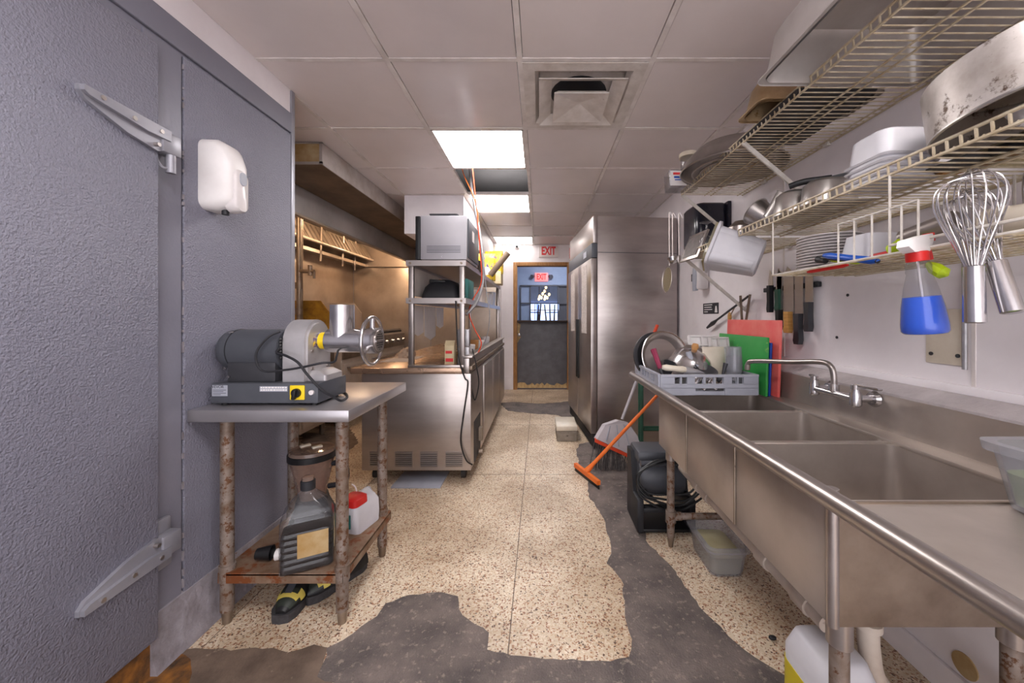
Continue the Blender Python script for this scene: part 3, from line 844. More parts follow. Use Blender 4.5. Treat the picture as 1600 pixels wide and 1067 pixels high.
MB().box(-0.657, -0.653, cyy - 0.04, cyy + 0.04, cz - 0.003, cz + 0.003).build('cross_bar', 'steel_bright', pl)
sw = MB().box(-0.944, -0.888, by0 - 0.006, by0, 0.862, 0.917, 0.003).build('switch_plate', 'yellow', t)
mb = MB(); mb.cyl((-0.916, by0 - 0.006, 0.889), (-0.916, by0 - 0.016, 0.889), 0.017); mb.obox((-0.917, by0 - 0.02, 0.885), (0.012, 0.016, 0.036), (0, 0.15, 0), 0.002); mb.build('switch_knob', 'black', sw)
MB().cyl((-0.862, by0, 0.89), (-0.862, by0 - 0.008, 0.89), 0.009).build('push_button', 'white_plastic', t)
lb = MB().box(-1.24, -1.182, by0 - 0.0015, by0, 0.876, 0.917).build('rating_label', 'rack_grey', t, smooth=False)
text('VEVOR', 0.0145, FACE_CAM(-1.218, by0 - 0.002, 0.9105), 'label_black', lb, depth=0.0002)
mb = MB()
for i, wd_ in enumerate((0.05, 0.04, 0.05, 0.03)): mb.box(-1.237, -1.237 + wd_, by0 - 0.0019, by0 - 0.001, 0.898 - i * 0.006, 0.9 - i * 0.006)
mb.build('print_lines', 'charcoal', lb, smooth=False)
l2 = MB().box(-1.06, -0.955, by0 - 0.0015, by0, 0.893, 0.913).build('caution_label', 'rack_grey', t, smooth=False)
mb = MB()
for j in range(2):
    x = -1.056
    while x < -0.962:
        q = random.uniform(0.004, 0.012)
        mb.box(x, min(x + q, -0.957), by0 - 0.0019, by0 - 0.001, 0.8965 + j * 0.009, 0.9015 + j * 0.009)
        x += q + 0.0025
mb.build('print_lines', 'white_plain', l2, smooth=False)
mb = MB()
mb.tube(spline([(-1.0, 1.42, 1.12), (-1.03, 1.40, 1.10), (-1.062, 1.385, 1.05), (-1.06, 1.38, 1.0), (-1.03, 1.38, 0.972), (-0.96, 1.385, 0.976), (-0.90, 1.39, 0.985), (-0.83, 1.40, 1.0), (-0.80, 1.43, 1.0), (-0.805, 1.46, 1.02), (-0.82, 1.5, 1.045)], 8), 0.0042, 8)
mb.tube(spline([(-1.0, 1.42, 1.06), (-1.0, 1.40, 1.04), (-0.96, 1.39, 1.03), (-0.91, 1.385, 1.005), (-0.875, 1.385, 0.96), (-0.83, 1.40, 0.90), (-0.80, 1.43, 0.865), (-0.787, 1.46, 0.844), (-0.80, 1.53, 0.843), (-0.87, 1.63, 0.843), (-0.95, 1.64, 0.843)], 8), 0.0048, 8)
mb.build('power_cord', 'black_soft', t)
mb = MB()
for i in range(7): mb.cyl((-0.997, 1.424, 1.09 - i * 0.012), (-1.003, 1.42, 1.088 - i * 0.012), 0.007, n=8)
mb.build('cord_grip', 'black', t)

# things on the lower shelf
SZ = 0.205
t = thing('oil_jug', 'clear plastic oil jug half full of dark oil on rusty shelf', 'bottle', (-0.915, 1.47, SZ))
M = T(-0.915, 1.455, SZ) @ R(0, 0, 28)
def jug(k, top):
    s_ = [(0.004, 0.084 * k, 0.058 * k, 0.02), (0.0, 0.09 * k, 0.064 * k, 0.02)][:1] + [(0.008, 0.09 * k, 0.064 * k, 0.02)]
    for i in range(6):
        z = 0.025 + i * 0.024
        s_ += [(z, 0.09 * k, 0.064 * k, 0.02), (z + 0.010, 0.085 * k, 0.060 * k, 0.02), (z + 0.014, 0.09 * k, 0.064 * k, 0.02)]
    s_ += [(0.19, 0.089 * k, 0.063 * k, 0.022), (0.22, 0.078 * k, 0.057 * k, 0.025), (0.255, 0.055 * k, 0.045 * k, 0.03), (0.28, 0.03 * k, 0.029 * k, 0.022), (0.292, 0.022, 0.022, 0.02), (0.31, 0.022, 0.022, 0.02)]
    return [q for q in s_ if q[0] <= top]
mb = MB(M); mb.rr(jug(1.0, 1), cap1=False); mb.build('bottle_body', 'clear', t, ang=60)
mb = MB(M); mb.rr(jug(0.955, 0.135)); mb.build('oil', 'oil_dark', t)
MB(M).lathe([(0.026, 0.292), (0.026, 0.325), (0.022, 0.328)]).build('neck_ring', 'black_soft', t)
MB(M).lathe([(0.021, 0.325), (0.021, 0.34), (0.018, 0.342)]).build('neck', 'smoke_clear', t)
MB(M).box(-0.03, 0.072, -0.0665, -0.0645, 0.06, 0.15).build('label', 'kraft', t)
MB(M).box(0.0905, 0.0915, -0.04, 0.04, 0.06, 0.16).build('label', 'carton', t)

t = thing('blender', 'kitchen blender with smoky jar behind the oil jug', 'blender', (-1.04, 1.68, SZ))
M = T(-1.03, 1.67, SZ) @ R(0, 0, 25)
MB(M).rr([(0, 0.09, 0.10, 0.03), (0.06, 0.09, 0.10, 0.03), (0.13, 0.065, 0.07, 0.03), (0.16, 0.06, 0.06, 0.03)]).build('motor_base', 'black_soft', t)
MB(M).obox((0.0, -0.096, 0.075), (0.11, 0.012, 0.07), (-0.25, 0, 0), 0.004).build('control_panel', 'charcoal', t)
MB(M).lathe([(0.055, 0.16), (0.06, 0.20), (0.085, 0.31), (0.092, 0.345), (0.088, 0.345), (0.055, 0.2)], cap1=False).build('jar', 'smoke_clear', t)
MB(M).lathe([(0.098, 0.335), (0.098, 0.36), (0.09, 0.362)]).build('jar_rim', 'black', t)
ld = MB(M).lathe([(0.093, 0.36), (0.09, 0.375), (0.04, 0.383)]).build('lid', 'smoke_clear', t)
for a, b in ((-0.03, 0.02), (0.02, -0.02)): MB(M).obox((a, b, 0.384), (0.04, 0.022, 0.012), (0, 0, 0.4), 0.002).build('lid_tab', 'cream_plastic', ld)
MB(M).tube(spline([(0.08, -0.02, 0.3), (0.13, -0.04, 0.3), (0.135, -0.045, 0.22), (0.065, -0.02, 0.2)]), 0.012, 8).build('handle', 'black_soft', t)

t = thing('food_bag', 'crumpled clear bag with red top on rusty shelf', 'bag', (-0.84, 1.75, SZ))
M = T(-0.845, 1.72, SZ) @ R(0, 0, -15)
mb = MB(M); mb.rr([(0, 0.055, 0.075, 0.02), (0.05, 0.06, 0.085, 0.03), (0.10, 0.055, 0.08, 0.03), (0.13, 0.04, 0.07, 0.025), (0.15, 0.012, 0.06, 0.01)])
for q in mb.bm.verts: q.co += Vector((random.uniform(-.006, .006), random.uniform(-.006, .006), random.uniform(-.004, .004) if q.co.z > SZ + 0.01 else 0))
mb.build('pouch', 'frosted', t)
mb = MB(M); mb.rr([(0.115, 0.047, 0.045, 0.02, 0, -0.03), (0.145, 0.045, 0.043, 0.02, 0, -0.03), (0.155, 0.03, 0.03, 0.02, 0, -0.03)]); mb.build('red_lid', 'red', t)
MB(M).box(-0.05, 0.03, -0.088, -0.084, 0.03, 0.09).build('label', 'teal', t)
MB(M).tube(spline([(-0.01, 0, 0.15), (-0.02, 0.0, 0.175), (-0.03, -0.01, 0.19)]), 0.003, 6).build('twist_tie', 'white_plastic', t)
t = thing('cup', 'small black cup lying beside the oil jug', 'cup', (-1.09, 1.47, SZ))
MB(T(-1.09, 1.47, SZ + 0.028) @ R(0, 90, 10)).lathe([(0.02, -0.035), (0.028, 0.02), (0.025, 0.02), (0.018, -0.03)]).build('cup_body', 'black', t)
MB(T(-1.06, 1.475, SZ + 0.018) @ R(0, 90, 10)).lathe([(0.012, 0), (0.022, 0.005), (0.02, 0.02), (0.008, 0.03)], n=10).build('tissue', 'white_plain', t)
MB().cyl((-1.04, 1.47, SZ + 0.008), (-0.99, 1.49, SZ + 0.006), 0.006).build('stick', 'black_soft', t)

# pair of shoes
def shoe(x, y, rz, label):
    t = thing('shoe', label, 'shoe', (x, y, 0), 'pair of shoes under the table')
    M = T(x, y, 0) @ R(0, 0, rz)
    S = lambda z, s, dy=0: [M @ Vector((px * s * (1 - 0.05 * (py > 0.1)), py + dy, z)) for px, py in
        [(0.0, -0.14), (0.03, -0.134), (0.047, -0.105), (0.051, -0.06), (0.042, 0.0), (0.037, 0.06), (0.037, 0.10), (0.024, 0.13), (0, 0.138), (-0.024, 0.13), (-0.037, 0.10), (-0.037, 0.06), (-0.042, 0.0), (-0.051, -0.06), (-0.047, -0.105), (-0.03, -0.134)]]
    MB().loops([S(0.0, 0.98), S(0.012, 1.04), S(0.034, 1.04)]).build('sole', 'sole', t)
    up = MB()
    rings = []
    for k in range(15):
        yy = -0.13 + k * 0.0185
        w_ = 0.05 * min(1, math.sqrt(max(0.02, (k + 0.6) / 4))) * (1 if k < 8 else 0.9) * (1 if k < 13 else 0.75)
        h_ = 0.034 + [0.012, 0.028, 0.037, 0.044, 0.052, 0.061, 0.068, 0.062, 0.055, 0.05, 0.05, 0.053, 0.058, 0.062, 0.05][k]
        rings.append([M @ Vector((w_ * math.cos(a), yy, 0.03 + (h_ - 0.03) * max(0, math.sin(a)) ** 0.8)) for a in [math.pi * j / 12 for j in range(13)]])
    up.loops(rings)
    up = up.build('upper', 'black', t)
    def strip(y0, y1, a0, a1, off, m, nm):
        mb = MB()
        rg = []
        for k in range(6):
            yy = y0 + (y1 - y0) * k / 5
            kk = (yy + 0.13) / 0.0185
            k0 = int(kk); fr = kk - k0
            hh = [0.012, 0.028, 0.037, 0.044, 0.052, 0.061, 0.068, 0.062, 0.055, 0.05, 0.05, 0.053, 0.058, 0.062, 0.05]
            h_ = 0.034 + hh[k0] * (1 - fr) + hh[min(14, k0 + 1)] * fr
            w_ = 0.05 * min(1, math.sqrt(max(0.02, (kk + 0.6) / 4)))
            rg.append([M @ Vector(((w_ + off) * math.cos(a), yy, 0.03 + (h_ - 0.03 + off) * max(0, math.sin(a)) ** 0.8)) for a in [math.radians(a0 + (a1 - a0) * j / 8) for j in range(9)]])
        V = [[mb.v(p) for p in r_] for r_ in rg]
        for a, b in zip(V, V[1:]):
            for i in range(8): mb.f([a[i], a[i + 1], b[i + 1], b[i]])
        mb.build(nm, m, up)
    strip(-0.12, -0.06, 20, 160, 0.002, 'shoe_green', 'toe_cap')
    strip(-0.096, -0.078, 30, 150, 0.0035, 'shoe_yellow', 'trim_band')
    strip(-0.08, -0.055, 12, 48, 0.003, 'shoe_yellow', 'trim_band')
    strip(-0.08, -0.055, 132, 168, 0.003, 'shoe_yellow', 'trim_band')
    strip(-0.085, -0.04, 75, 105, 0.007, 'charcoal', 'tongue')
shoe(-1.005, 1.545, 4, 'black shoe with yellow trim nearest the table front leg')
shoe(-0.895, 1.625, -32, 'second black shoe with yellow trim, turned sideways behind the first')

# ------------------------------------------------------------------ prep counter with overshelf
t = thing('prep_counter', 'long stainless refrigerated prep counter on casters with side vents', 'counter', (-0.87, 3.75, 0))
CXL, CXR, CY0, CY1 = -1.257, -0.485, 2.6, 4.95
body = MB().box(CXL, CXR, CY0, CY1, 0.09, 0.775, 0.004).build('body', 'steel', t)
MB().box(-1.33, CXR - 0.06, CY0 - 0.015, CY1, 0.775, 0.815, 0.004).build('worktop', 'counter_top', t)
MB().box(CXR - 0.055, CXR - 0.01, CY0 - 0.005, CY1, 0.775, 0.885, 0.006).build('ledge_rail', 'steel', t)
MB().box(CXR - 0.012, CXR + 0.012, CY0 - 0.008, CY1, 0.80, 0.83, 0.004).build('edge_strip', 'steel_dirty', t)
MB().box(CXR - 0.06, CXR + 0.012, CY0 - 0.012, CY1, 0.885, 0.90, 0.004).build('ledge_cap', 'steel', t)
for i in range(4):
    x0 = -1.2 + i * 0.178
    vg = MB().box(x0, x0 + 0.125, CY0 - 0.003, CY0, 0.115, 0.225).build('vent_grille', 'steel_h', body, smooth=False)
for i in range(4):
    x0 = -1.2 + i * 0.178
    mb = MB()
    for j in range(7): mb.obox((x0 + 0.0625, CY0 - 0.006, 0.127 + j * 0.0145), (0.115, 0.004, 0.009), (0.5, 0, 0))
    mb.build('vent_slat', 'steel', body, smooth=False)
    mb = MB()
    for j in range(7): mb.box(x0 + 0.005, x0 + 0.12, CY0 - 0.0035, CY0 - 0.0028, 0.119 + j * 0.0145, 0.123 + j * 0.0145)
    mb.build('vent_slot', 'black_soft', body, smooth=False)
for y0, y1 in ((CY0 + 0.55, 3.72), (3.74, 4.3), (4.32, 4.93)):
    dr = MB().box(CXR, CXR + 0.012, y0, y1, 0.12, 0.76, 0.004).build('side_panel', 'steel', t)
mb = MB(); mb.box(CXR, CXR + 0.004, CY0 + 0.12, CY0 + 0.40, 0.10, 0.40); mb.build('service_opening', 'black_soft', t, smooth=False)
mb = MB(); mb.box(CXR, CXR + 0.03, CY0 + 0.30, CY0 + 0.36, 0.2, 0.3); mb.cyl((CXR + 0.01, CY0 + 0.28, 0.12), (CXR + 0.04, CY0 + 0.28, 0.12), 0.02); mb.build('valve_box', 'steel_dirty', t)
for x, y in ((CXL + 0.06, CY0 + 0.1), (CXR - 0.07, CY0 + 0.1), (CXL + 0.06, CY1 - 0.1), (CXR - 0.07, CY1 - 0.1)):
    c_ = MB().cyl((x - 0.016, y, 0.035), (x + 0.016, y, 0.035), 0.035).build('caster', 'caster', t)
    MB().box(x - 0.022, x + 0.022, y - 0.02, y + 0.02, 0.06, 0.09).build('caster_fork', 'steel_dirty', c_)
MB().box(-1.02, -0.68, 2.52, 2.78, 0.0, 0.012, 0.003).build('floor_mat', 'rack_grey', label='flat pale panel lying under the prep counter end', cat='panel')

t = thing('overshelf', 'two-tier stainless overshelf standing on the prep counter', 'shelf', (-0.73, 3.7, 0.815))
SX0, SX1, SY0, SY1 = -0.91, -0.55, 2.60, 4.80
Z1, Z2 = 1.57, 1.305
mb = MB()
for y in (SY0, SY1):
    for x in (SX0, SX1):
        MB().box(x - 0.017, x + 0.017, y, y + 0.034, 0.815, Z1, 0.002).build('post', 'steel', t)
for z, nm in ((Z1, 'upper_shelf'), (Z2, 'lower_shelf')):
    mb = MB(); mb.box(SX0 - 0.03, SX1 + 0.03, SY0 - 0.01, SY1 + 0.04, z - 0.006, z)
    mb.box(SX0 - 0.03, SX1 + 0.03, SY0 - 0.012, SY0 - 0.006, z - 0.035, z + 0.004)
    mb.box(SX1 + 0.026, SX1 + 0.032, SY0 - 0.01, SY1 + 0.04, z - 0.035, z + 0.004).box(SX0 - 0.032, SX0 - 0.026, SY0 - 0.01, SY1 + 0.04, z - 0.035, z + 0.004)
    sh = mb.build(nm, 'steel', t, smooth=False)
    for x in (SX0, SX1): MB().cyl((x, SY0 - 0.012, z - 0.016), (x, SY0 - 0.02, z - 0.016), 0.009, n=6).build('bolt', 'steel_dirty', sh)
MB().box(SX0 - 0.02, SX1 + 0.02, SY0 - 0.004, SY0 + 0.038, 0.815, 0.835, 0.002).build('foot_rail', 'steel', t)

# microwave on the overshelf
t = thing('microwave', 'grey steel microwave oven on top of the overshelf', 'microwave', (-0.73, 2.85, Z1))
MB().box(-0.845, -0.515, 2.61, 3.07, Z1 + 0.012, Z1 + 0.325, 0.006).build('case', 'microwave', t)
MB().box(-0.88, -0.845, 2.605, 3.075, Z1 + 0.012, Z1 + 0.32, 0.005).build('door', 'black', t)
mb = MB()
for i in range(5): mb.box(-0.80, -0.56, 2.6085, 2.6105, Z1 + 0.062 + i * 0.011, Z1 + 0.065 + i * 0.011)
mb.build('vent_slots', 'charcoal', t, smooth=False)
MB().cyl((-0.69, 2.611, Z1 + 0.03), (-0.69, 2.606, Z1 + 0.03), 0.007, n=10).build('screw', 'steel_bright', t)
MB().box(-0.515, -0.505, 2.63, 3.05, Z1 + 0.03, Z1 + 0.31, 0.003).build('back_panel', 'charcoal', t)
MB().box(-0.5045, -0.503, 2.76, 2.84, Z1 + 0.17, Z1 + 0.25).build('rating_label', 'white_plain', t)
for x in (-0.81, -0.55):
    for y in (2.65, 3.03): MB().cyl((x, y, Z1), (x, y, Z1 + 0.012), 0.015, n=10).build('foot', 'black', t)
t = thing('baking_tray', 'small dark tray lying on top of the microwave', 'tray', (-0.68, 2.72, Z1 + 0.325))
MB().rr([(Z1 + 0.325, 0.09, 0.1, 0.015), (Z1 + 0.342, 0.105, 0.115, 0.02), (Z1 + 0.345, 0.105, 0.115, 0.02), (Z1 + 0.335, 0.09, 0.1, 0.015)], T(-0.69, 2.75, 0)).build('pan', 'dark_metal', t)
bpy.data.objects['pan']['label'] = 'dark shallow pan'

# things on the overshelf
t = thing('roasting_lid', 'black domed roasting lid on the lower tier of the overshelf', 'lid', (-0.73, 2.85, Z2))
mb = MB(T(-0.725, 2.83, Z2)); mb.rr([(0, 0.135, 0.17, 0.03), (0.03, 0.135, 0.17, 0.04), (0.09, 0.12, 0.15, 0.05), (0.135, 0.085, 0.11, 0.05), (0.15, 0.04, 0.06, 0.03)]); mb.build('dome', 'black_soft', t, ang=60)
MB(T(-0.725, 2.83, Z2)).obox((-0.03, -0.10, 0.13), (0.12, 0.03, 0.03), (0, 0.1, 0), 0.006).build('grip', 'black', t)
MB(T(-0.54, 2.80, Z2)).box(-0.045, 0.02, -0.12, 0.12, 0.0, 0.15, 0.01).build('storage_box', 'teal', label='dark teal plastic box beside the black roasting lid', cat='box')
for i, (y, h, m, lb) in enumerate(((3.2, 0.09, 'white_plain', 'white flat box on overshelf behind the teal box'), (3.55, 0.13, 'paper', 'pale paper coloured tub in the middle of the overshelf'), (3.95, 0.11, 'cream_plastic', 'cream plastic tub on overshelf near the far post'), (4.35, 0.15, 'frosted', 'frosted plastic tub at the far overshelf end'))):
    mb = MB(T(-0.66, y, Z2)); mb.rr([(0, 0.12, 0.12, 0.02), (h, 0.13, 0.13, 0.02), (h + 0.008, 0.135, 0.135, 0.02)]); mb.build('storage_tub' if i else 'flat_box', m, label=lb, cat='tub' if i else 'box')
# yellow packets and rolled tube on the top tier
for i, (x, y, Y, w_, h_, rz, m, lb) in enumerate(((760, 452, 4.05, 0.20, 0.30, 8, 'yellow_print', 'upright yellow printed packet on the overshelf top'),
        (772, 416, 4.45, 0.22, 0.28, -12, 'yellow_print', 'yellow packet with purple print leaning at the back of the overshelf'),
        (770, 402, 4.62, 0.2, 0.26, 20, 'yellow', 'plain yellow packet at the very back of the overshelf'))):
    p = py_(x, y, Y)
    M = T(p.x, Y, Z1 + (0.0, 0.12, 0.16)[i]) @ R(0, 0, rz)
    mb = MB(M); mb.rr([(0, w_ / 2, 0.03, 0.02), (0.03, w_ / 2, 0.055, 0.03), (h_ * 0.7, w_ / 2, 0.045, 0.03), (h_, w_ / 2, 0.006, 0.004)]); pk = mb.build('snack_packet', m, label=lb, cat='packet', group='yellow packets on the overshelf')
    MB(M).lathe([(0.045, -0.058), (0.045, -0.052)], T(0, 0, h_ * 0.35) @ R(90, 0, 0) @ T(0, 0, 0.11), n=16).build('print_badge', 'white_plain', pk)
mb = MB(T(-0.60, 4.5, Z1)); mb.box(-0.14, 0.14, -0.12, 0.14, 0, 0.16, 0.006); mb.build('cardboard_box', 'carton', label='cardboard box under the back yellow packets', cat='box')
a, b = py_(766, 430, 4.0), py_(794, 395, 4.0)
MB().cyl(a, b, 0.032, n=20).build('rolled_tube', 'duct_brown', label='brown rolled tube sticking out beside the yellow packets', cat='tube')
mb = MB(T(-0.56, 3.25, Z1)); mb.rr([(0, 0.05, 0.10, 0.02), (0.09, 0.05, 0.1, 0.03)]); mb.build('dark_pouch', 'dining_dark', label='dark pouch behind the microwave on the overshelf', cat='pouch')
# counter-top things
p = pz_(705, 566, 0.815)
t = thing('milk_carton', 'cream carton with red print standing on counter by the post', 'carton', (p.x, p.y, 0.815))
M = T(-0.665, 2.75, 0.815)
MB(M).box(-0.035, 0.035, -0.035, 0.035, 0, 0.15, 0.002).build('carton_body', 'carton', t)
mb = MB(M); mb.loops([[(-.035, -.035, .15), (.035, -.035, .15), (.035, .035, .15), (-.035, .035, .15)], [(-.035, -.003, .185), (.035, -.003, .185), (.035, .003, .185), (-.035, .003, .185)]]); mb.build('gable_top', 'carton', t, smooth=False)
mb = MB(M); mb.box(-0.028, 0.02, -0.0365, -0.035, 0.09, 0.11).box(-0.028, 0.028, -0.0365, -0.035, 0.03, 0.055); mb.build('red_print', 'sign_red', t, smooth=False)
for i, (z, lb) in enumerate(((0.83, 'lower grey outlet box at the counter post'), (0.96, 'upper grey outlet box at the counter post'))):
    t = thing('outlet_box', lb, 'outlet box', (-0.56, 2.72, z))
    MB().box(-0.60, -0.515, 2.69, 2.74, z, z + 0.125, 0.004).build('box_body', 'conduit', t)
    for k in (0.035, 0.085):
        MB().cyl((-0.557, 2.69, z + k), (-0.557, 2.686, z + k), 0.017, n=14).build('socket', 'steel_dirty', t)
for i, (x, y, m, lb) in enumerate(((-0.60, 3.15, 'white_plain', 'white paper cup on the counter nearest the outlet boxes'), (-0.62, 3.45, 'wood_spoon', 'tan cup on the counter just beyond the white cups'), (-0.61, 3.75, 'white_plain', 'white paper cup beyond the tan cup on the counter'), (-0.6, 4.05, 'frosted', 'frosted cup on the counter near its far end'))):
    mb = MB(T(x, y, 0.815)); mb.lathe([(0.04, 0), (0.05, 0.12 + 0.02 * (i % 2)), (0.046, 0.125 + 0.02 * (i % 2))], n=18); mb.build('paper_cup', m, label=lb, cat='cup')
t = thing('cutlery_tub', 'low clear tub of packets on counter behind the cords', 'tub', (-0.65, 3.0, 0.815))
mb = MB(T(-0.62, 2.98, 0.815)); mb.rr([(0, 0.06, 0.09, 0.02), (0.07, 0.07, 0.1, 0.02), (0.07, 0.066, 0.096, 0.02), (0.01, 0.056, 0.086, 0.02)]); mb.build('tub_body', 'clear_cloudy', t)
for i in range(6): MB(T(-0.62, 2.98, 0.85)).obox((random.uniform(-.03, .03), random.uniform(-.05, .05), i * 0.008), (0.07, 0.03, 0.006), (random.uniform(-.4, .4), random.uniform(-.4, .4), random.uniform(0, 3))).build('sauce_packet', random.choice(['white_plain', 'wood_spoon', 'orange']), label='small flat sauce packet in the low clear counter tub', cat='packet', group='packets in the counter tub')
# towel at the left end
mb = MB(T(-1.2, 3.3, 0.815)); mb.sphere((0, 0, 0.0), 0.1, (0.8, 1.2, 0.75), 20, 12)
for q in mb.bm.verts:
    d = q.co - Vector((-1.2, 3.3, 0.815)); q.co += d * 0.25 * math.sin(d.x * 60 + d.y * 43) * math.cos(d.z * 70 + d.y * 31); q.co.z = max(q.co.z, 0.816)
mb.build('towel', 'towel', label='crumpled beige towel on the counter beside the griddle', cat='towel')
# sheets of paper on the cook side
sheets = ((2.72, 0.29, 1.265, 0.24, 'nearest'), (3.02, 0.34, 1.265, 0.29, 'longest'), (3.37, 0.26, 1.265, 0.2, 'farthest'))
for i, (y, w_, z, h_, k) in enumerate(sheets):
    MB().prism([(SX0 - 0.036, y, z), (SX0 - 0.036, y + w_, z), (SX0 - 0.036, y + w_ - 0.01, z - h_ * 0.9), (SX0 - 0.036, y + w_ / 2, z - h_), (SX0 - 0.036, y + 0.01, z - h_ * 0.85)], (-0.001, 0, 0)).build('order_slip', 'white_plain', label=k + ' printed paper slip hanging under the lower overshelf tier', cat='paper', group='paper slips on the overshelf', smooth=False)
MB().box(-0.905, -0.904, 2.66, 3.3, Z2 + 0.02, Z1 - 0.04).build('notice_sheet', 'paper', label='large printed sheet behind the black roasting lid', cat='paper', smooth=False)
MB().box(-1.28, -1.05, 2.95, 3.35, 0.815, 0.818).build('paper_sheet', 'paper', label='pale paper sheet lying flat on the counter', cat='paper', smooth=False)

# cables from the open ceiling panel
def cable(name, pts, r_, m, lb, cat='cable'):
    return MB().tube(spline(pts, 8), r_, 8).build(name, m, label=lb, cat=cat)
cx = [(733, 265), (738, 300), (748, 355), (754, 400), (755, 435), (746, 470), (728, 492)]
pts = [py_(x, y, Y) for (x, y), Y in zip(cx, (3.1, 3.05, 3.0, 2.95, 2.9, 2.82, 2.75))]
pts[0].z = 2.5
cd = cable('flexible_conduit', pts, 0.012, 'conduit', 'silver flexible conduit dropping from the open ceiling panel', 'conduit')
cx = [(735, 270), (744, 320), (750, 390), (752, 440), (738, 470), (733, 490), (742, 515), (752, 535), (746, 552), (735, 560)]
pts = [py_(x, y, 2.86) for x, y in cx]; pts[0].z = 2.5
cable('extension_cord', pts, 0.0045, 'orange_red', 'orange extension cord dropping from ceiling beside silver conduit')
cx = [(757, 420), (760, 455), (765, 490), (762, 520), (752, 545), (738, 560)]
cable('grey_wire', [py_(x, y, 2.9) for x, y in cx], 0.004, 'conduit', 'thin grey wire looping beside the overshelf post')
cx = [(712, 470), (714, 520), (717, 560), (726, 590), (731, 600), (724, 650), (720, 690), (728, 718), (738, 726)]
cable('power_cable', [py_(x, y, Y) for (x, y), Y in zip(cx, (2.57, 2.57, 2.56, 2.56, 2.56, 2.57, 2.57, 2.57, 2.6))], 0.005, 'black', 'long black cord hanging down the prep counter end')
cx = [(738, 545), (745, 575), (748, 600), (742, 625), (737, 605), (733, 580)]
cable('power_cable', [py_(x, y, 2.66) for x, y in cx], 0.004, 'black', 'short black cord looping over the counter side edge')
cable('orange_wire', [(-0.66, 3.12, 2.5), (-0.63, 3.05, 2.36), (-0.52, 3.02, 2.1), (-0.49, 2.98, 1.8)], 0.004, 'orange', 'thin orange wire inside the open ceiling panel')

# ------------------------------------------------------------------ cook line
t = thing('range_hood', 'long stainless range hood with baffle filters over the cook line', 'range hood', (-2.4, 3.9, 1.98))
MB().box(-1.93, -1.90, 2.0, 5.78, 1.98, 2.34, 0.004).build('front_panel', 'hood_steel', t)
MB().box(-1.93, -1.885, 2.0, 5.78, 1.97, 1.99, 0.004).build('drip_edge', 'steel_cook', t)
MB().box(-2.93, -1.93, 2.0, 5.78, 2.31, 2.34).build('top_panel', 'steel_cook', t)
MB().box(-2.93, -1.9, 5.76, 5.79, 1.96, 2.33).build('end_panel', 'steel_cook', t)
MB().prism([(-2.93, 2.0, 1.99), (-2.72, 2.0, 1.96), (-2.72, 2.0, 2.0), (-2.93, 2.0, 2.05)], (0, 3.76, 0)).build('grease_trough', 'steel_cook', t)
for i in range(6):
    y0 = 2.5 + i * 0.54
    fr = MB()
    Mf = T(-2.6, y0, 2.05) @ R(0, -30, 0)
    fr.box(-0.01, 0.01, 0, 0.52, 0, 0.02, M=Mf).box(-0.01, 0.01, 0, 0.52, 0.24, 0.26, M=Mf).box(-0.01, 0.01, 0, 0.02, 0, 0.26, M=Mf).box(-0.01, 0.01, 0.5, 0.52, 0, 0.26, M=Mf)
    fo = fr.build('filter', 'steel_cook', t, smooth=False)
    for k in range(5):
        MB(Mf).box(0.0, 0.016, 0.045 + k * 0.095, 0.045 + k * 0.095 + 0.055, 0.02, 0.24).build('baffle', 'steel_cook', fo, smooth=False)
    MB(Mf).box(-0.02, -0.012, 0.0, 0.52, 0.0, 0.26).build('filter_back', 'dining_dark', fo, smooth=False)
for k, (x, y0, y1, Y) in enumerate(((468, 342, 402, 3.9), (503, 350, 408, 4.4), (537, 365, 416, 5.0), (556, 375, 422, 5.4))):
    a, b = py_(x, y0, Y), py_(x - 2, y1, Y)
    a.z = 2.31
    MB().cyl(a, b, 0.012, n=8).build('nozzle_pipe', 'steel_cook', t)
mb = MB(); mb.cyl((-2.5, 2.0, 2.02), (-2.5, 5.5, 2.02), 0.02, n=10); mb.build('trough_pipe', 'steel_cook', t)
for k, y in enumerate((2.9, 4.0, 5.1)):
    jl = MB().cyl((-2.2, y, 2.24), (-2.2, y, 2.31), 0.05).build('lamp_holder', 'steel_cook', t)
    MB().sphere((-2.2, y, 2.21), 0.05, (1, 1, 1.1)).build('lamp_globe', 'hood_lamp', jl)

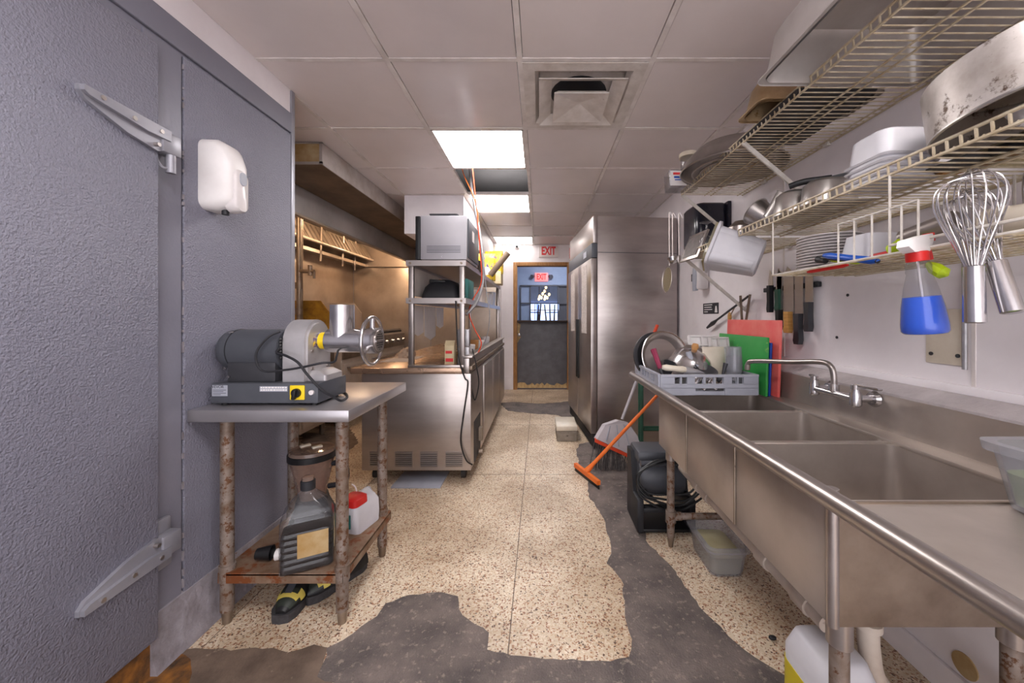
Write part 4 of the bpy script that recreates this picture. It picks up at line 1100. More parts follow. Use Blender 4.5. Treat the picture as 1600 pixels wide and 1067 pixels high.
def cook_unit(name, y0, y1, h, label, cat, knobs, guard=None, gm='steel_cook', front=-2.1):
    t = thing(name, label, cat, (-2.5, (y0 + y1) / 2, 0))
    MB().box(-2.92, front, y0, y1, 0.14, h, 0.005).build('body', 'steel_cook', t)
    for x in (-2.85, front - 0.08):
        for y in (y0 + 0.06, y1 - 0.06): MB().cyl((x, y, 0), (x, y, 0.14), 0.025, n=10).build('leg', 'steel_dirty', t)
    dr = MB().box(front, front + 0.02, y0 + 0.02, y1 - 0.02, 0.18, h - 0.25, 0.004).build('door', 'steel_cook', t)
    mb = MB(); mb.tube([(front + 0.02, y0 + 0.08, h - 0.29), (front + 0.05, y0 + 0.08, h - 0.29), (front + 0.05, y1 - 0.08, h - 0.29), (front + 0.02, y1 - 0.08, h - 0.29)], 0.009, 8); mb.build('handle', 'steel_bright', dr)
    MB().box(front, front + 0.015, y0 + 0.01, y1 - 0.01, h - 0.2, h - 0.02, 0.003).build('control_panel', 'steel_dirty', t)
    for k in range(knobs):
        y = y0 + (k + 0.5) * (y1 - y0) / knobs
        MB().cyl((front + 0.015, y, h - 0.11), (front + 0.05, y, h - 0.11), 0.028, 0.022, n=14).build('knob', 'steel_bright', t)
    MB().box(-2.92, -2.90, y0, y1, h, h + 0.25).build('back_splash', 'steel_cook', t)
    if guard:
        for yy in guard:
            MB().prism([(-2.9, yy, h), (front - 0.03, yy, h), (front - 0.03, yy, h + 0.30), (front - 0.12, yy, h + 0.42), (-2.9, yy, h + 0.42)], (0, 0.012, 0)).build('side_guard', gm, t, smooth=False)
    return t
cook_unit('range', 2.3, 3.2, 0.92, 'warm lit range at the near end of the cook line', 'range', 4)
f1 = cook_unit('fryer', 3.22, 3.75, 0.92, 'fryer with yellow grease-stained side guard', 'fryer', 1, (3.73,), 'grease')
f2 = cook_unit('fryer', 3.9, 4.42, 0.92, 'fryer with clean steel side guard beside the griddle', 'fryer', 1, (4.40,))
g = cook_unit('griddle', 4.5, 5.7, 0.95, 'flat top griddle with row of control knobs', 'griddle', 6)
MB().box(-2.85, -2.12, 4.55, 5.65, 0.95, 0.975, 0.003).build('hot_plate', 'black_soft', g)
MB().box(-2.2, -2.14, 4.52, 5.68, 0.975, 1.0, 0.003).build('front_lip', 'steel_cook', g)
t = thing('gas_pipes', 'vertical gas pipes with valve on the cook line wall', 'pipe', (-2.4, 3.4, 0.9))
p = px_(467, 520, -2.35); Yp = p.y
MB().cyl((-2.35, Yp, 0.92), (-2.35, Yp, 2.2), 0.022, n=10).build('pipe', 'steel_dirty', t)
MB().cyl((-2.38, Yp + 0.08, 0.92), (-2.38, Yp + 0.08, 2.2), 0.016, n=10).build('pipe', 'steel_dirty', t)
mb = MB(); mb.cyl((-2.35, Yp, 1.62), (-2.2, Yp, 1.62), 0.018, n=10); mb.cyl((-2.24, Yp, 1.58), (-2.24, Yp, 1.68), 0.02, n=10); mb.cyl((-2.2, Yp, 1.62), (-2.2, Yp, 1.55), 0.012, n=8); mb.build('valve', 'steel_dirty', t)
for z in (1.0, 1.2, 1.45): MB().cyl((-2.35, Yp, z), (-2.35, Yp, z + 0.06), 0.035, n=10).build('coupling', 'steel_dirty', t)

# ------------------------------------------------------------------ right side: refrigerator
FM = T(0.463, 3.25, 0) @ R(0, 0, 5.5)
t = thing('refrigerator', 'tall two-door stainless refrigerator at the end of the sink', 'refrigerator', (0.8, 3.8, 0))
MB(FM).box(0.05, 0.785, 0, 1.15, 0.02, 2.07, 0.004).build('cabinet', 'steel_h', t)
MB(FM).box(0.01, 0.05, 0.0, 1.15, 1.83, 2.07, 0.004).build('top_panel', 'steel_h', t)
hd = MB(FM).box(-0.004, 0.05, -0.004, 1.15, 1.70, 1.826, 0.004).build('header', 'charcoal', t)
MB(FM).box(-0.007, -0.003, 0.2, 0.32, 1.735, 1.79).build('badge', 'rack_grey', hd, smooth=False)
for a, b, hy in ((0.0, 0.57, 0.53), (0.58, 1.15, 0.615)):
    d_ = MB(FM).box(-0.01, 0.045, a, b, 0.14, 1.695, 0.006).build('door', 'steel_h', t)
    MB(FM).box(-0.022, -0.008, hy - 0.013, hy + 0.013, 0.55, 1.15, 0.004).build('handle', 'black', d_)
    MB(FM).box(-0.0125, -0.0105, a + 0.16, a + 0.38, 1.02, 1.66).build('posted_sheet', 'paper_print', d_, smooth=False)
MB(FM).box(0.01, 0.05, 0.0, 1.15, 0.03, 0.135).build('kick_plate', 'black_soft', t)
MB(FM).box(0.055, 0.78, -0.002, 0.0, 1.745, 1.75).build('side_seam', 'charcoal', t, smooth=False)
for x, y in ((0.1, 0.1), (0.7, 0.1), (0.1, 1.05), (0.7, 1.05)): MB(FM).cyl((x, y, 0), (x, y, 0.02), 0.03).build('foot', 'black', t)
t = thing('floor_block', 'small worn concrete block on floor beside the refrigerator', 'block', (0.26, 3.6, 0))
MB().box(0.163, 0.352, 3.47, 3.80, 0.0, 0.10, 0.008).build('block_body', 'block', t)
MB().box(0.158, 0.357, 3.465, 3.805, 0.10, 0.145, 0.006).build('block_cap', 'cream_plastic', t)

# ------------------------------------------------------------------ three compartment sink
t = thing('sink', 'long three-compartment stainless sink with drainboards and rolled rim', 'sink', (0.8, 1.3, 0))
BX0, BX1, BZ = 0.62, 1.11, 0.52
YB = [0.78, 1.161, 1.543, 1.906]
DZ_ = 0.784
PZ = 0.812
for i in range(3):
    y0, y1 = YB[i] + 0.006, YB[i + 1] - 0.006
    cx_, cy_ = (BX0 + BX1) / 2, (y0 + y1) / 2
    hx, hy = (BX1 - BX0) / 2 - 0.004, (y1 - y0) / 2 - 0.004
    zt = DZ_ - 0.004
    bw = MB(T(cx_, cy_, 0)).rr([(BZ, hx, hy, 0.03), (zt, hx, hy, 0.03), (zt, hx - 0.006, hy - 0.006, 0.03), (BZ + 0.05, hx - 0.008, hy - 0.008, 0.045), (BZ + 0.012, hx - 0.04, hy - 0.04, 0.04), (BZ + 0.010, 0.03, 0.03, 0.028)], k=6)
    bo = bw.build('bowl', 'steel_sink', t)
    MB(T(cx_, cy_, 0)).lathe([(0.045, BZ + 0.011), (0.045, BZ + 0.014), (0.03, BZ + 0.0135)]).build('drain', 'steel_bright', bo)
    MB().box(BX0 - 0.004, BX0 + 0.002, y0, y1, BZ, PZ, 0.002).build('front_panel', 'steel_sink', t)
    if i < 2:
        MB().box(BX0 + 0.03, BX1, y1 - 0.004, y1 + 0.016, DZ_ - 0.02, DZ_ - 0.002, 0.003).build('divider_cap', 'steel_sink', t)
        MB().cyl((BX0 - 0.004, y1 + 0.006, BZ + 0.003), (BX0 - 0.004, y1 + 0.006, PZ), 0.0045, n=8).build('corner_seam', 'steel_dirty', t)
MB().box(BX0, BX1, YB[0] - 0.002, YB[0] + 0.004, BZ, DZ_).build('end_panel', 'steel_dirty', t, smooth=False)
MB().cyl((BX0 + 0.003, YB[0] + 0.003, BZ), (BX0 + 0.003, YB[0] + 0.003, PZ), 0.012, n=12).build('corner_seam', 'steel', t)
YD0, YD1 = 0.08, 2.27
mb = MB(); mb.loops([[(0.565, y, PZ), (0.585, y, PZ + 0.014), (BX0 + 0.006, y, DZ_ + 0.004), (BX0 + 0.014, y, DZ_), (BX0, y, DZ_ - 0.006)] for y in (YD0, YD1)]); mb.build('front_deck', 'steel_sink', t, smooth=False)
mb = MB(); mb.box(BX1 - 0.012, 1.185, YD0, YD1, DZ_ - 0.008, DZ_ + 0.006, 0.004); mb.build('rear_deck', 'steel_sink', t)
def drain(y0, y1, z0, z1, nm):
    mb = MB()
    mb.loops([[(BX0 + 0.01, y0, z0), (BX1, y0, z0), (BX1, y1, z1), (BX0 + 0.01, y1, z1)], [(BX0 + 0.01, y0, z0 - 0.006), (BX1, y0, z0 - 0.006), (BX1, y1, z1 - 0.006), (BX0 + 0.01, y1, z1 - 0.006)]])
    mb.build(nm, 'steel_sink', t, smooth=False)
drain(YD0, YB[0] + 0.005, 0.79, 0.78, 'drainboard')
drain(YB[3] - 0.005, YD1, 0.782, 0.79, 'drainboard')
RX, RZ = 0.562, 0.824
mb = MB(); mb.tube([(RX, YD0, RZ), (RX, YD1 - 0.03, RZ), (RX + 0.01, YD1 - 0.008, RZ), (RX + 0.03, YD1, RZ), (1.17, YD1, RZ)], 0.0195, 18); mb.build('rolled_rim', 'steel', t)
MB().prism([(1.175, YD0, DZ_), (1.192, YD0, 0.916), (1.204, YD0, 0.916), (1.19, YD0, DZ_ - 0.008)], (0, YD1 - YD0, 0)).build('backsplash', 'steel_sink', t, smooth=False)
MB().prism([(1.190, YD0, 0.908), (1.190, YD0, 0.916), (XW, YD0, 0.952), (XW, YD0, 0.94)], (0, YD1 - YD0, 0)).build('splash_return', 'splash_paint', t, smooth=False)
for x, y in ((0.672, 0.825), (0.672, 1.885), (1.06, 0.825), (1.06, 1.885), (1.06, 0.2)):
    lg = MB().cyl((x, y, 0.05), (x, y, BZ if y > 0.5 else DZ_), 0.019, n=18).build('leg', 'rust_leg', t)
    MB().cyl((x, y, BZ - 0.075 if y > 0.5 else 0.43), (x, y, BZ if y > 0.5 else 0.5), 0.025, n=18).build('leg_socket', 'steel', lg)
    MB().cyl((x, y, 0), (x, y, 0.05), 0.011, 0.017, n=12).build('foot', 'steel_dirty', lg)
mb = MB(); mb.cyl((0.672, 1.885, 0.155), (1.06, 1.885, 0.155), 0.0165, n=14); mb.cyl((0.68, 1.885, 0.155), (0.725, 1.885, 0.155), 0.021, n=14); mb.build('cross_brace', 'rust_leg', t)
for z in (0.155,): MB().cyl((0.672, 1.885, z - 0.03), (0.672, 1.885, z + 0.03), 0.026, n=16).build('brace_collar', 'rust_leg', t)
# drain pipes
t = thing('drain_pipe', 'dirty white plastic drain pipe running under the sink', 'pipe', (0.76, 1.3, 0.35))
zp = lambda y: 0.372 + 0.01 * (y - 1.3)
MB().tube([(0.755, 0.965, zp(0.965)), (0.755, 1.95, zp(1.95))], 0.022, 14).build('main_pipe', 'pvc', t)
for y in (1.02, 1.20, 1.62, 1.72): MB().cyl((0.755, y, zp(y)), (0.755, y + 0.055, zp(y)), 0.028, n=14).build('coupling', 'pvc', t)
for y in (0.97, 1.352, 1.73):
    MB().tube(spline([(0.865, y, BZ), (0.865, y, 0.46), (0.85, y, 0.40), (0.757, y, 0.375)]), 0.021, 12).build('tail_piece', 'pvc', t)
    MB().cyl((0.865, y, 0.485), (0.865, y, 0.505), 0.032, n=14).build('slip_nut', 'pvc', t)
MB().tube(spline([(0.865, 0.97, 0.52), (0.865, 0.97, 0.40), (0.865, 0.965, 0.30), (0.87, 0.95, 0.24), (0.92, 0.93, 0.20), (1.05, 0.92, 0.19), (1.25, 0.92, 0.18)]), 0.024, 12).build('trap', 'pvc', t)
for z in (0.455, 0.425, 0.36): MB().cyl((0.865, 0.97, z), (0.865, 0.97, z + 0.018), 0.031, n=16).build('slip_nut', 'pvc', t)
e = px_(1508, 1040, XW - 0.001)
MB().lathe([(0.034, 0), (0.034, 0.004), (0.024, 0.005)], T(XW, e.y, e.z) @ R(0, -90, 0)).build('pipe_hole', 'kraft', wr)

# faucet
t = thing('faucet', 'chrome wall faucet with long spout and two lever handles', 'faucet', (1.12, 1.4, 0.86))
FX, FZ = 1.12, 0.885
mb = MB(); mb.tube([(FX, 1.50, FZ), (FX, 1.304, FZ)], 0.013, 12); mb.build('faucet_body', 'steel_bright', t)
for y in (1.50, 1.304):
    MB().lathe([(0.012, -0.028), (0.018, -0.022), (0.018, 0.018), (0.012, 0.03), (0.012, 0.036)], T(FX, y, FZ), n=16).build('valve', 'steel_bright', t)
    MB().cyl((FX, y, FZ), (1.186, y, FZ), 0.013, n=14).build('inlet', 'steel_bright', t)
    MB().lathe([(0.022, 0.0), (0.03, 0.012)], T(1.174, y, FZ) @ R(0, 90, 0)).build('flange', 'steel_bright', t)
    h_ = MB(); h_.cyl((FX, y, FZ + 0.034), (FX, y, FZ + 0.05), 0.014, n=14)
    dy = -0.085 if y < 1.4 else 0.02
    h_.obox((FX + 0.004, y + dy / 2, FZ + 0.05), (0.018, abs(dy) + 0.014, 0.009), (0, 0, 0), 0.004)
    h_.build('lever', 'steel_bright', t)
tip = Vector((1.0, 1.77, 0.93))
mb = MB(); mb.tube(spline([(FX, 1.40, FZ), (FX, 1.40, 0.945), (FX - 0.003, 1.41, 0.985), (FX - 0.012, 1.45, 0.998), (1.07, 1.56, 0.985), (1.015, 1.73, 0.968), (1.002, 1.765, 0.955), tip], 8), 0.0105, 12); mb.build('spout', 'steel', t)
MB().cyl((FX, 1.40, FZ + 0.01), (FX, 1.40, FZ + 0.036), 0.018, n=14).build('spout_nut', 'steel_bright', t)
MB().cyl((1.0, 1.769, 0.945), (1.0, 1.771, 0.922), 0.0125, n=12).build('aerator', 'steel', t)

# cutting boards standing on the rear deck
zb = DZ_ + 0.006
def board(X0, X1, y0, y1, z1, lean, m, lb, nm='cutting_board'):
    M = T(X0, 0, zb) @ R(0, lean, 0)
    MB(M).box(0, X1 - X0, y0, y1, 0, z1 - zb, 0.004).build(nm, m, label=lb, cat='cutting board', group='cutting boards behind the dish rack')
board(1.135, 1.15, 1.757, 2.25, 1.16, 2, 'red_board', 'tallest red cutting board standing behind the dish rack')
board(1.114, 1.126, 1.79, 2.22, 1.05, 2, 'blue_board', 'blue cutting board between the green and red boards')
board(1.088, 1.101, 1.772, 2.245, 1.077, 1.5, 'green_board', 'green cutting board with pale wear in front of red board')

# dish rack on the far drainboard: drawn at four fifths scale, set down with BASE
BASE = T(0.575, 1.757, 0.803) @ Matrix.Diagonal((1.19, 1.19, 1.19, 1)) @ T(-0.478, -1.478, -0.8435)
RKZ = 0.8435
t = thing('dish_rack', 'grey plastic dish rack full of wares on the far end of the sink', 'dish rack', (0.68, 1.65, RKZ))
rx0, rx1, ry0, ry1, rz1 = 0.478, 0.868, 1.478, 1.84, RKZ + 0.082
MB().box(rx0 + 0.01, rx1 - 0.01, ry0 + 0.01, ry1 - 0.01, RKZ, RKZ + 0.006).build('base_grid', 'rack_grey', t)
def rack_side(p0, p1, nm, front):
    # wall with window cut-outs built from bars
    p0, p1 = Vector(p0), Vector(p1)
    d = p1 - p0; L_ = d.length; ang = math.atan2(d.y, d.x)
    M = T(*p0) @ Matrix.Rotation(ang, 4, 'Z')
    mb = MB(M)
    th = 0.008
    wins = [(0.06, 0.083), (0.09, 0.112), (0.145, 0.18), (0.19, 0.225), (0.232, 0.265), (0.30, 0.322), (0.328, 0.35)]
    wins = [(a * L_ / 0.41, b * L_ / 0.41) for a, b in wins]
    mb.box(0, L_, -th, th, rz1 - RKZ - 0.01, rz1 - RKZ, 0.001)
    xs = 0
    for a, b in wins + [(L_, L_)]:
        mb.box(xs, a, -th * 0.8, th * 0.8, 0.044, rz1 - RKZ - 0.009)
        xs = b
    c0, c1 = L_ * 0.36, L_ * 0.66
    mb.box(0, L_, -th * 0.8, th * 0.8, 0.028, 0.045)
    mb.box(0, c0, -th * 0.8, th * 0.8, 0.0, 0.029).box(c1, L_, -th * 0.8, th * 0.8, 0.0, 0.029)
    mb.box(c0, c1, -th * 0.3, th * 0.5, 0.0, 0.015)
    mb.build(nm, 'rack_grey', t, smooth=False)
rack_side((rx0, ry0, RKZ), (rx1, ry0, RKZ), 'side_wall', True)
rack_side((rx0, ry1, RKZ), (rx1, ry1, RKZ), 'side_wall', False)
rack_side((rx0, ry0, RKZ), (rx0, ry1, RKZ), 'side_wall', False)
rack_side((rx1, ry0, RKZ), (rx1, ry1, RKZ), 'side_wall', False)
RB = RKZ + 0.006
def lid(c, rad, h, Mrot, nm, m, lb, cat='lid', knob=None):
    t = thing(nm, lb, cat, c)
    M = T(*c) @ Mrot
    MB(M).lathe([(rad, 0), (rad * 1.02, 0.008), (rad * 0.93, 0.012), (rad * 0.8, h * 0.5), (rad * 0.5, h * 0.85), (rad * 0.12, h), (0.001, h)], n=36, cap1=False).build('lid_shell', m, t, ang=50)
    if knob: MB(M).lathe([(0.012, h), (0.016, h + 0.012), (0.012, h + 0.026), (0.004, h + 0.028)], n=14).build('knob', knob, t)
    return t
t = thing('frying_pan', 'round steel pan standing on edge at the far left of rack', 'pan', (0.55, 1.75, RB))
M = T(0.575, 1.755, RB + 0.118) @ R(80, 0, 12)
MB(M).lathe([(0.001, 0.0), (0.085, 0.0), (0.10, 0.02), (0.115, 0.034), (0.118, 0.034), (0.102, 0.014), (0.087, -0.005), (0.001, -0.005)], n=40, cap0=False, cap1=False).build('pan_body', 'steel', t, ang=50)
MB(M).tube(ring((0, 0, 0.034), 0.1165, 'Z', 40), 0.004, 8, closed=True).build('pan_rim', 'steel_bright', t)
t = thing('pan_lid', 'thin steel ring lid leaning behind the dish rack pan', 'lid', (0.56, 1.79, RB))
M2 = T(0.56, 1.80, RB + 0.116) @ R(80, 0, 12)
MB(M2).lathe([(0.116, 0.0), (0.116, 0.012), (0.10, 0.012), (0.098, 0.0)], n=40).build('lid_body', 'dark_metal', t)
lid((0.675, 1.66, RB + 0.09), 0.095, 0.075, R(14, 8, 0), 'dome_lid', 'steel_bright', 'domed steel lid with wooden knob in the dish rack', knob='wood_spoon')
lid((0.70, 1.73, RB + 0.09), 0.085, 0.045, R(70, 0, -25), 'pot_lid', 'steel', 'second steel lid leaning behind the domed lid')
for i, (x, y, h, w_, m, lb) in enumerate(((0.795, 1.765, 0.222, 0.072, 'white_plain', 'large white compartment tray standing in dish rack'), (0.855, 1.735, 0.215, 0.045, 'white_plastic', 'narrow white compartment tray beside the larger tray'))):
    t = thing('compartment_tray', lb, 'tray', (x, y, RB), 'white trays in the dish rack')
    M = T(x, y, RB) @ R(-12, 0, 3)
    MB(M).box(-w_, w_, -0.006, 0.006, 0, h, 0.004).build('tray_back', 'white_plain', t)
    mb = MB(M)
    for a in (-w_, -0.2 * w_, w_ - 0.006): mb.box(a, a + 0.006, -0.022, -0.005, 0.005, h - 0.004)
    for z in (0.004, h * 0.45, h * 0.75, h - 0.01): mb.box(-w_, w_, -0.022, -0.005, z, z + 0.006)
    mb.build('divider', m, t, smooth=False)
M = T(0.775, 1.63, RB) @ R(-8, 0, 4)
mb = MB(M); mb.box(-0.05, 0.05, -0.004, 0.004, 0, 0.175, 0.002); mb.build('plastic_slab', 'cream_plastic', label='plain cream plastic slab upright in the dish rack', cat='slab')
for i in range(3):
    mb = MB(T(0.823, 1.57, RB + 0.04 * i)); mb.lathe([(0.037, 0), (0.037, 0.004), (0.035, 0.004), (0.030, 0.10), (0.027, 0.10), (0.032, 0.004)], n=20, cap1=True)
    mb.build('clear_cup', 'cup_clear', label=('lowest', 'middle', 'topmost')[i] + ' clear plastic cup of the stack in the dish rack', cat='cup', group='clear cups in the dish rack')
t = thing('cleaver', 'cleaver with cream handle lying across the dish rack', 'knife', (0.62, 1.53, RB + 0.07))
a, b = Vector((0.505, 1.53, RB + 0.098)), Vector((0.60, 1.525, RB + 0.088))
MB().tube([a, a.lerp(b, .15), a.lerp(b, .5), a.lerp(b, .85), b], 0.012, 12, radii=[0.009, 0.014, 0.012, 0.014, 0.011]).build('handle', 'cream_plastic', t)
MB(T(b.x, b.y, b.z) @ R(0, 14, -4)).prism([(-0.01, 0, 0.014), (0.05, 0, 0.014), (0.125, 0, -0.004), (0.125, 0, -0.022), (-0.005, 0, -0.024)], (0, 0.002, 0)).build('blade', 'steel_bright', t, smooth=False)
t = thing('ladle', 'dark ladle resting on the dish rack edge', 'ladle', (0.70, 1.56, RB + 0.08))
MB(T(0.70, 1.555, RB + 0.088) @ R(24, 10, 0)).lathe([(0.001, -0.022), (0.028, -0.018), (0.047, 0.0), (0.044, 0.0), (0.026, -0.014), (0.001, -0.018)], n=24, cap0=False, cap1=False).build('bowl', 'dark_metal', t)
MB().tube(spline([(0.67, 1.58, RB + 0.09), (0.655, 1.6, RB + 0.12), (0.645, 1.61, RB + 0.155)]), 0.012, 8).build('handle', 'rack_grey', t)
t = thing('tongs', 'maroon handled tongs standing in rack beside round pan', 'tongs', (0.5, 1.6, RB))
MB().tube([(0.495, 1.62, RB + 0.165), (0.515, 1.585, RB + 0.085)], 0.012, 8, radii=[0.013, 0.01]).build('grip', 'maroon', t)
MB().tube([(0.515, 1.585, RB + 0.085), (0.535, 1.555, RB + 0.01)], 0.008, 8).build('arm', 'dark_metal', t)
t = thing('spoon', 'dark metal spoon with upright handle in rack front', 'spoon', (0.75, 1.52, RB))
MB().tube([(0.755, 1.53, RB + 0.06), (0.768, 1.53, RB + 0.115)], 0.005, 8, radii=[0.005, 0.010]).build('handle', 'dark_metal', t)
MB().sphere((0.752, 1.53, RB + 0.048), 0.022, (1, 0.6, 0.8)).build('bowl', 'dark_metal', t)
t = thing('sauce_cup', 'small dark steel cup beside the maroon handle', 'cup', (0.545, 1.60, RB))
MB(T(0.548, 1.62, RB + 0.045) @ R(20, 10, 0)).lathe([(0.018, 0), (0.026, 0.07), (0.023, 0.07), (0.016, 0.004)], n=20).build('cup_body', 'dark_metal', t)
for i, (x, y) in enumerate(((0.60, 1.50), (0.66, 1.495), (0.71, 1.50))):
    MB().tube([(x, y, RB + 0.01), (x + 0.05, y + 0.015, RB + 0.05)], 0.006, 8, radii=[0.005, 0.012]).build('cutlery', 'steel_bright', label='%s steel spoon seen through the rack windows' % ('left', 'middle', 'right')[i], cat='spoon', group='cutlery in the dish rack')

BASE = Matrix.Identity(4)
# tub of green water on the near drainboard
def tub(name, c, hx0, hy0, hx1, hy1, h, m, liq, lm, lb, part='tub_body'):
    t = thing(name, lb, 'tub', c)
    M = T(*c)
    MB(M).rr([(0, hx0, hy0, 0.03), (h - 0.02, hx1, hy1, 0.03), (h - 0.018, hx1 + 0.014, hy1 + 0.014, 0.04), (h, hx1 + 0.016, hy1 + 0.016, 0.04), (h, hx1 - 0.004, hy1 - 0.004, 0.03), (0.006, hx0 - 0.004, hy0 - 0.004, 0.028)], k=5).build(part, m, t)
    f_ = liq / h
    MB(M).rr([(0.008, hx0 - 0.006, hy0 - 0.006, 0.027), (liq, hx0 + (hx1 - hx0) * f_ - 0.006, hy0 + (hy1 - hy0) * f_ - 0.006, 0.028)], k=5).build('liquid', lm, t)
    return t
tub('water_tub', (1.06, 0.655, 0.785), 0.095, 0.115, 0.11, 0.132, 0.13, 'cup_clear', 0.07, 'green_water', 'clear tub of cloudy green water on the near drainboard')
tub('floor_tub', (0.855, 1.775, 0.0), 0.075, 0.11, 0.088, 0.125, 0.135, 'cup_clear', 0.085, 'murky', 'clear tub of murky water on floor under the sink')
t = thing('bucket', 'white plastic jug with yellow liquid behind the near sink leg', 'jug', (0.73, 0.95, 0))
M = T(0.755, 0.96, -0.0)
MB(M).rr([(0, 0.075, 0.08, 0.03), (0.27, 0.075, 0.08, 0.03), (0.318, 0.06, 0.065, 0.03), (0.326, 0.05, 0.055, 0.03)]).build('jug_body', 'frosted', t)
MB(M).rr([(0.05, 0.0765, 0.0815, 0.03), (0.235, 0.0765, 0.0815, 0.03)]).build('liquid_level', 'yellow_liquid', t)

# ------------------------------------------------------------------ floor things by the refrigerator
t = thing('broom', 'grey angle broom with red band leaning on the refrigerator', 'broom', (0.54, 2.83, 0))
top = py_(1027, 508, 3.2)
a = py_(972, 655, 2.98)
MB().tube([a, a.lerp(top, 0.86)], 0.012, 10).build('handle', 'dustpan', t)
MB().tube([a.lerp(top, 0.86), top], 0.0145, 10).build('handle_tip', 'orange_red', t)
P = [py_(x, y, Y) for x, y, Y in ((928, 684, 2.9), (941, 662, 2.94), (962, 655, 2.96), (976, 658, 2.97), (998, 690, 2.92), (997, 716, 2.88))]
MB().prism(P, (0.02, -0.035, 0.0)).build('housing', 'dustpan', t, smooth=False)
for i in range(3):
    u0 = P[1].lerp(P[3], 0.2 + i * 0.3); u1 = P[0].lerp(P[5], 0.2 + i * 0.28)
    MB().tube([u0 + Vector((0.02, -0.038, -0.01)), u1 + Vector((0.02, -0.038, 0.02))], 0.004, 6).build('rib', 'rack_grey', t)
MB().prism([P[0] + Vector((0, -0.04, 0.006)), P[5] + Vector((0, -0.04, 0.006)), P[5] + Vector((0, -0.04, -0.02)), P[0] + Vector((0, -0.04, -0.02))], (0.01, 0.05, 0)).build('red_band', 'orange_red', t, smooth=False)
mb = MB()
for i in range(110):
    u = random.random(); dd = random.uniform(-0.03, 0.02)
    s_ = P[0].lerp(P[5], u) + Vector((0, dd, -0.012))
    e_ = Vector((s_.x + random.uniform(-0.03, 0.03) - 0.03 + 0.02 * u, s_.y - 0.06 + random.uniform(-0.03, 0.03), random.uniform(0.004, 0.02)))
    mb.tube([s_, s_.lerp(e_, 0.5) + Vector((0, -0.01, 0)), e_], 0.003, 4)
mb.build('bristles', 'bristle', t, kind='stuff')
t = thing('squeegee', 'orange floor squeegee leaning against the sink end', 'squeegee', (0.35, 2.7, 0))
h0, h1 = pz_(899, 729, 0.03), pz_(936, 758, 0.03)
d_ = (h1 - h0).normalized()
n_ = Vector((-d_.y, d_.x, 0))
MB().prism([h0 + n_ * 0.012 + Vector((0, 0, 0.0)), h1 + n_ * 0.012, h1 - n_ * 0.012, h0 - n_ * 0.012], (0, 0, 0.03)).build('head', 'orange', t, smooth=False)
MB().prism([h0 + n_ * 0.004 - Vector((0, 0, 0.03)), h1 + n_ * 0.004 - Vector((0, 0, 0.03)), h1 - n_ * 0.004 - Vector((0, 0, 0.03)), h0 - n_ * 0.004 - Vector((0, 0, 0.03))], (0, 0, 0.032)).build('blade', 'black', t, smooth=False)
m_ = h0.lerp(h1, 0.5) + Vector((0, 0, 0.03))
tp = py_(1032, 612, 2.62)
MB().tube([m_, m_.lerp(tp, 0.10), tp], 0.013, 10, radii=[0.024, 0.014, 0.011]).build('handle', 'orange', t)
t = thing('rack_stand', 'dark green metal stand behind the sink end', 'stand', (1.0, 2.9, 0))
for x, y in ((0.79, 2.9), (1.2, 2.9), (0.79, 2.84), (1.2, 2.84)): MB().cyl((x, y, 0), (x, y, 0.78), 0.013, n=10).build('post', 'green_post', t)
for z in (0.02, 0.29, 0.77):
    MB().cyl((0.79, 2.9, z + 0.015), (1.2, 2.9, z + 0.015), 0.011, n=8).build('rail', 'green_post', t)
    MB().cyl((0.79, 2.84, z + 0.015), (1.2, 2.84, z + 0.015), 0.011, n=8).build('rail', 'green_post', t)
MB().box(0.8, 1.2, 2.83, 2.91, 0.785, 0.792).build('shelf_plate', 'steel_dirty', t, smooth=False)

t = thing('air_blower', 'black floor blower with coiled cord under the sink end', 'blower', (0.69, 2.1, 0))
for x, nm in ((0.545, 'side_frame'), (0.825, 'side_frame')):
    MB().box(x - 0.018, x + 0.018, 1.98, 2.22, 0.012, 0.19, 0.008).build(nm, 'black_soft', t)
    MB(T(x, 2.12, 0)).prism([(-0.016, -0.04, 0.18), (-0.016, 0.10, 0.18), (-0.016, 0.10, 0.40), (-0.016, 0.02, 0.40)], (0.032, 0, 0)).build('upright', 'black_soft', t)
MB().lathe([(0.105, 0.0), (0.115, 0.02), (0.115, 0.23), (0.105, 0.25)], T(0.56, 2.14, 0.265) @ R(0, 90, 0), n=32).build('drum', 'charcoal', t)
MB().box(0.55, 0.82, 2.06, 2.25, 0.35, 0.42, 0.02).build('top_cover', 'charcoal', t)
MB().cyl((0.555, 2.02, 0.37), (0.82, 2.02, 0.37), 0.016, n=14).build('grip_bar', 'charcoal', t)
MB().box(0.56, 0.81, 1.985, 2.2, 0.012, 0.03, 0.004).build('base_tray', 'black', t)
MB().box(0.56, 0.81, 2.0, 2.05, 0.11, 0.135, 0.004).build('front_bar', 'black_soft', t)
mb = MB()
for i in range(4):
    lp = ring((0.685 + 0.006 * i, 1.965 - 0.007 * (i % 2), 0.315 - 0.012 * i), 0.165 + 0.006 * i, 'Y', 16, ry=0.085 + 0.012 * i)
    lp = [p + Vector((0, 0.02 * math.sin(6.28 * j / 16), 0.008 * math.sin(j * 1.7 + i))) for j, p in enumerate(lp)]
    mb.tube(spline(lp + [lp[0]], 3), 0.0058, 6)
mb.tube(spline([(0.56, 1.96, 0.26), (0.62, 1.955, 0.20), (0.70, 1.96, 0.14)]), 0.0055, 6)
mb.build('cord_coil', 'black', t)
MB().sphere(pz_(1207, 996, 0.008), 0.012, (1.2, 0.8, 0.6), 8, 6).build('debris', 'black_soft', label='small dark scrap on floor near the sink', cat='scrap')

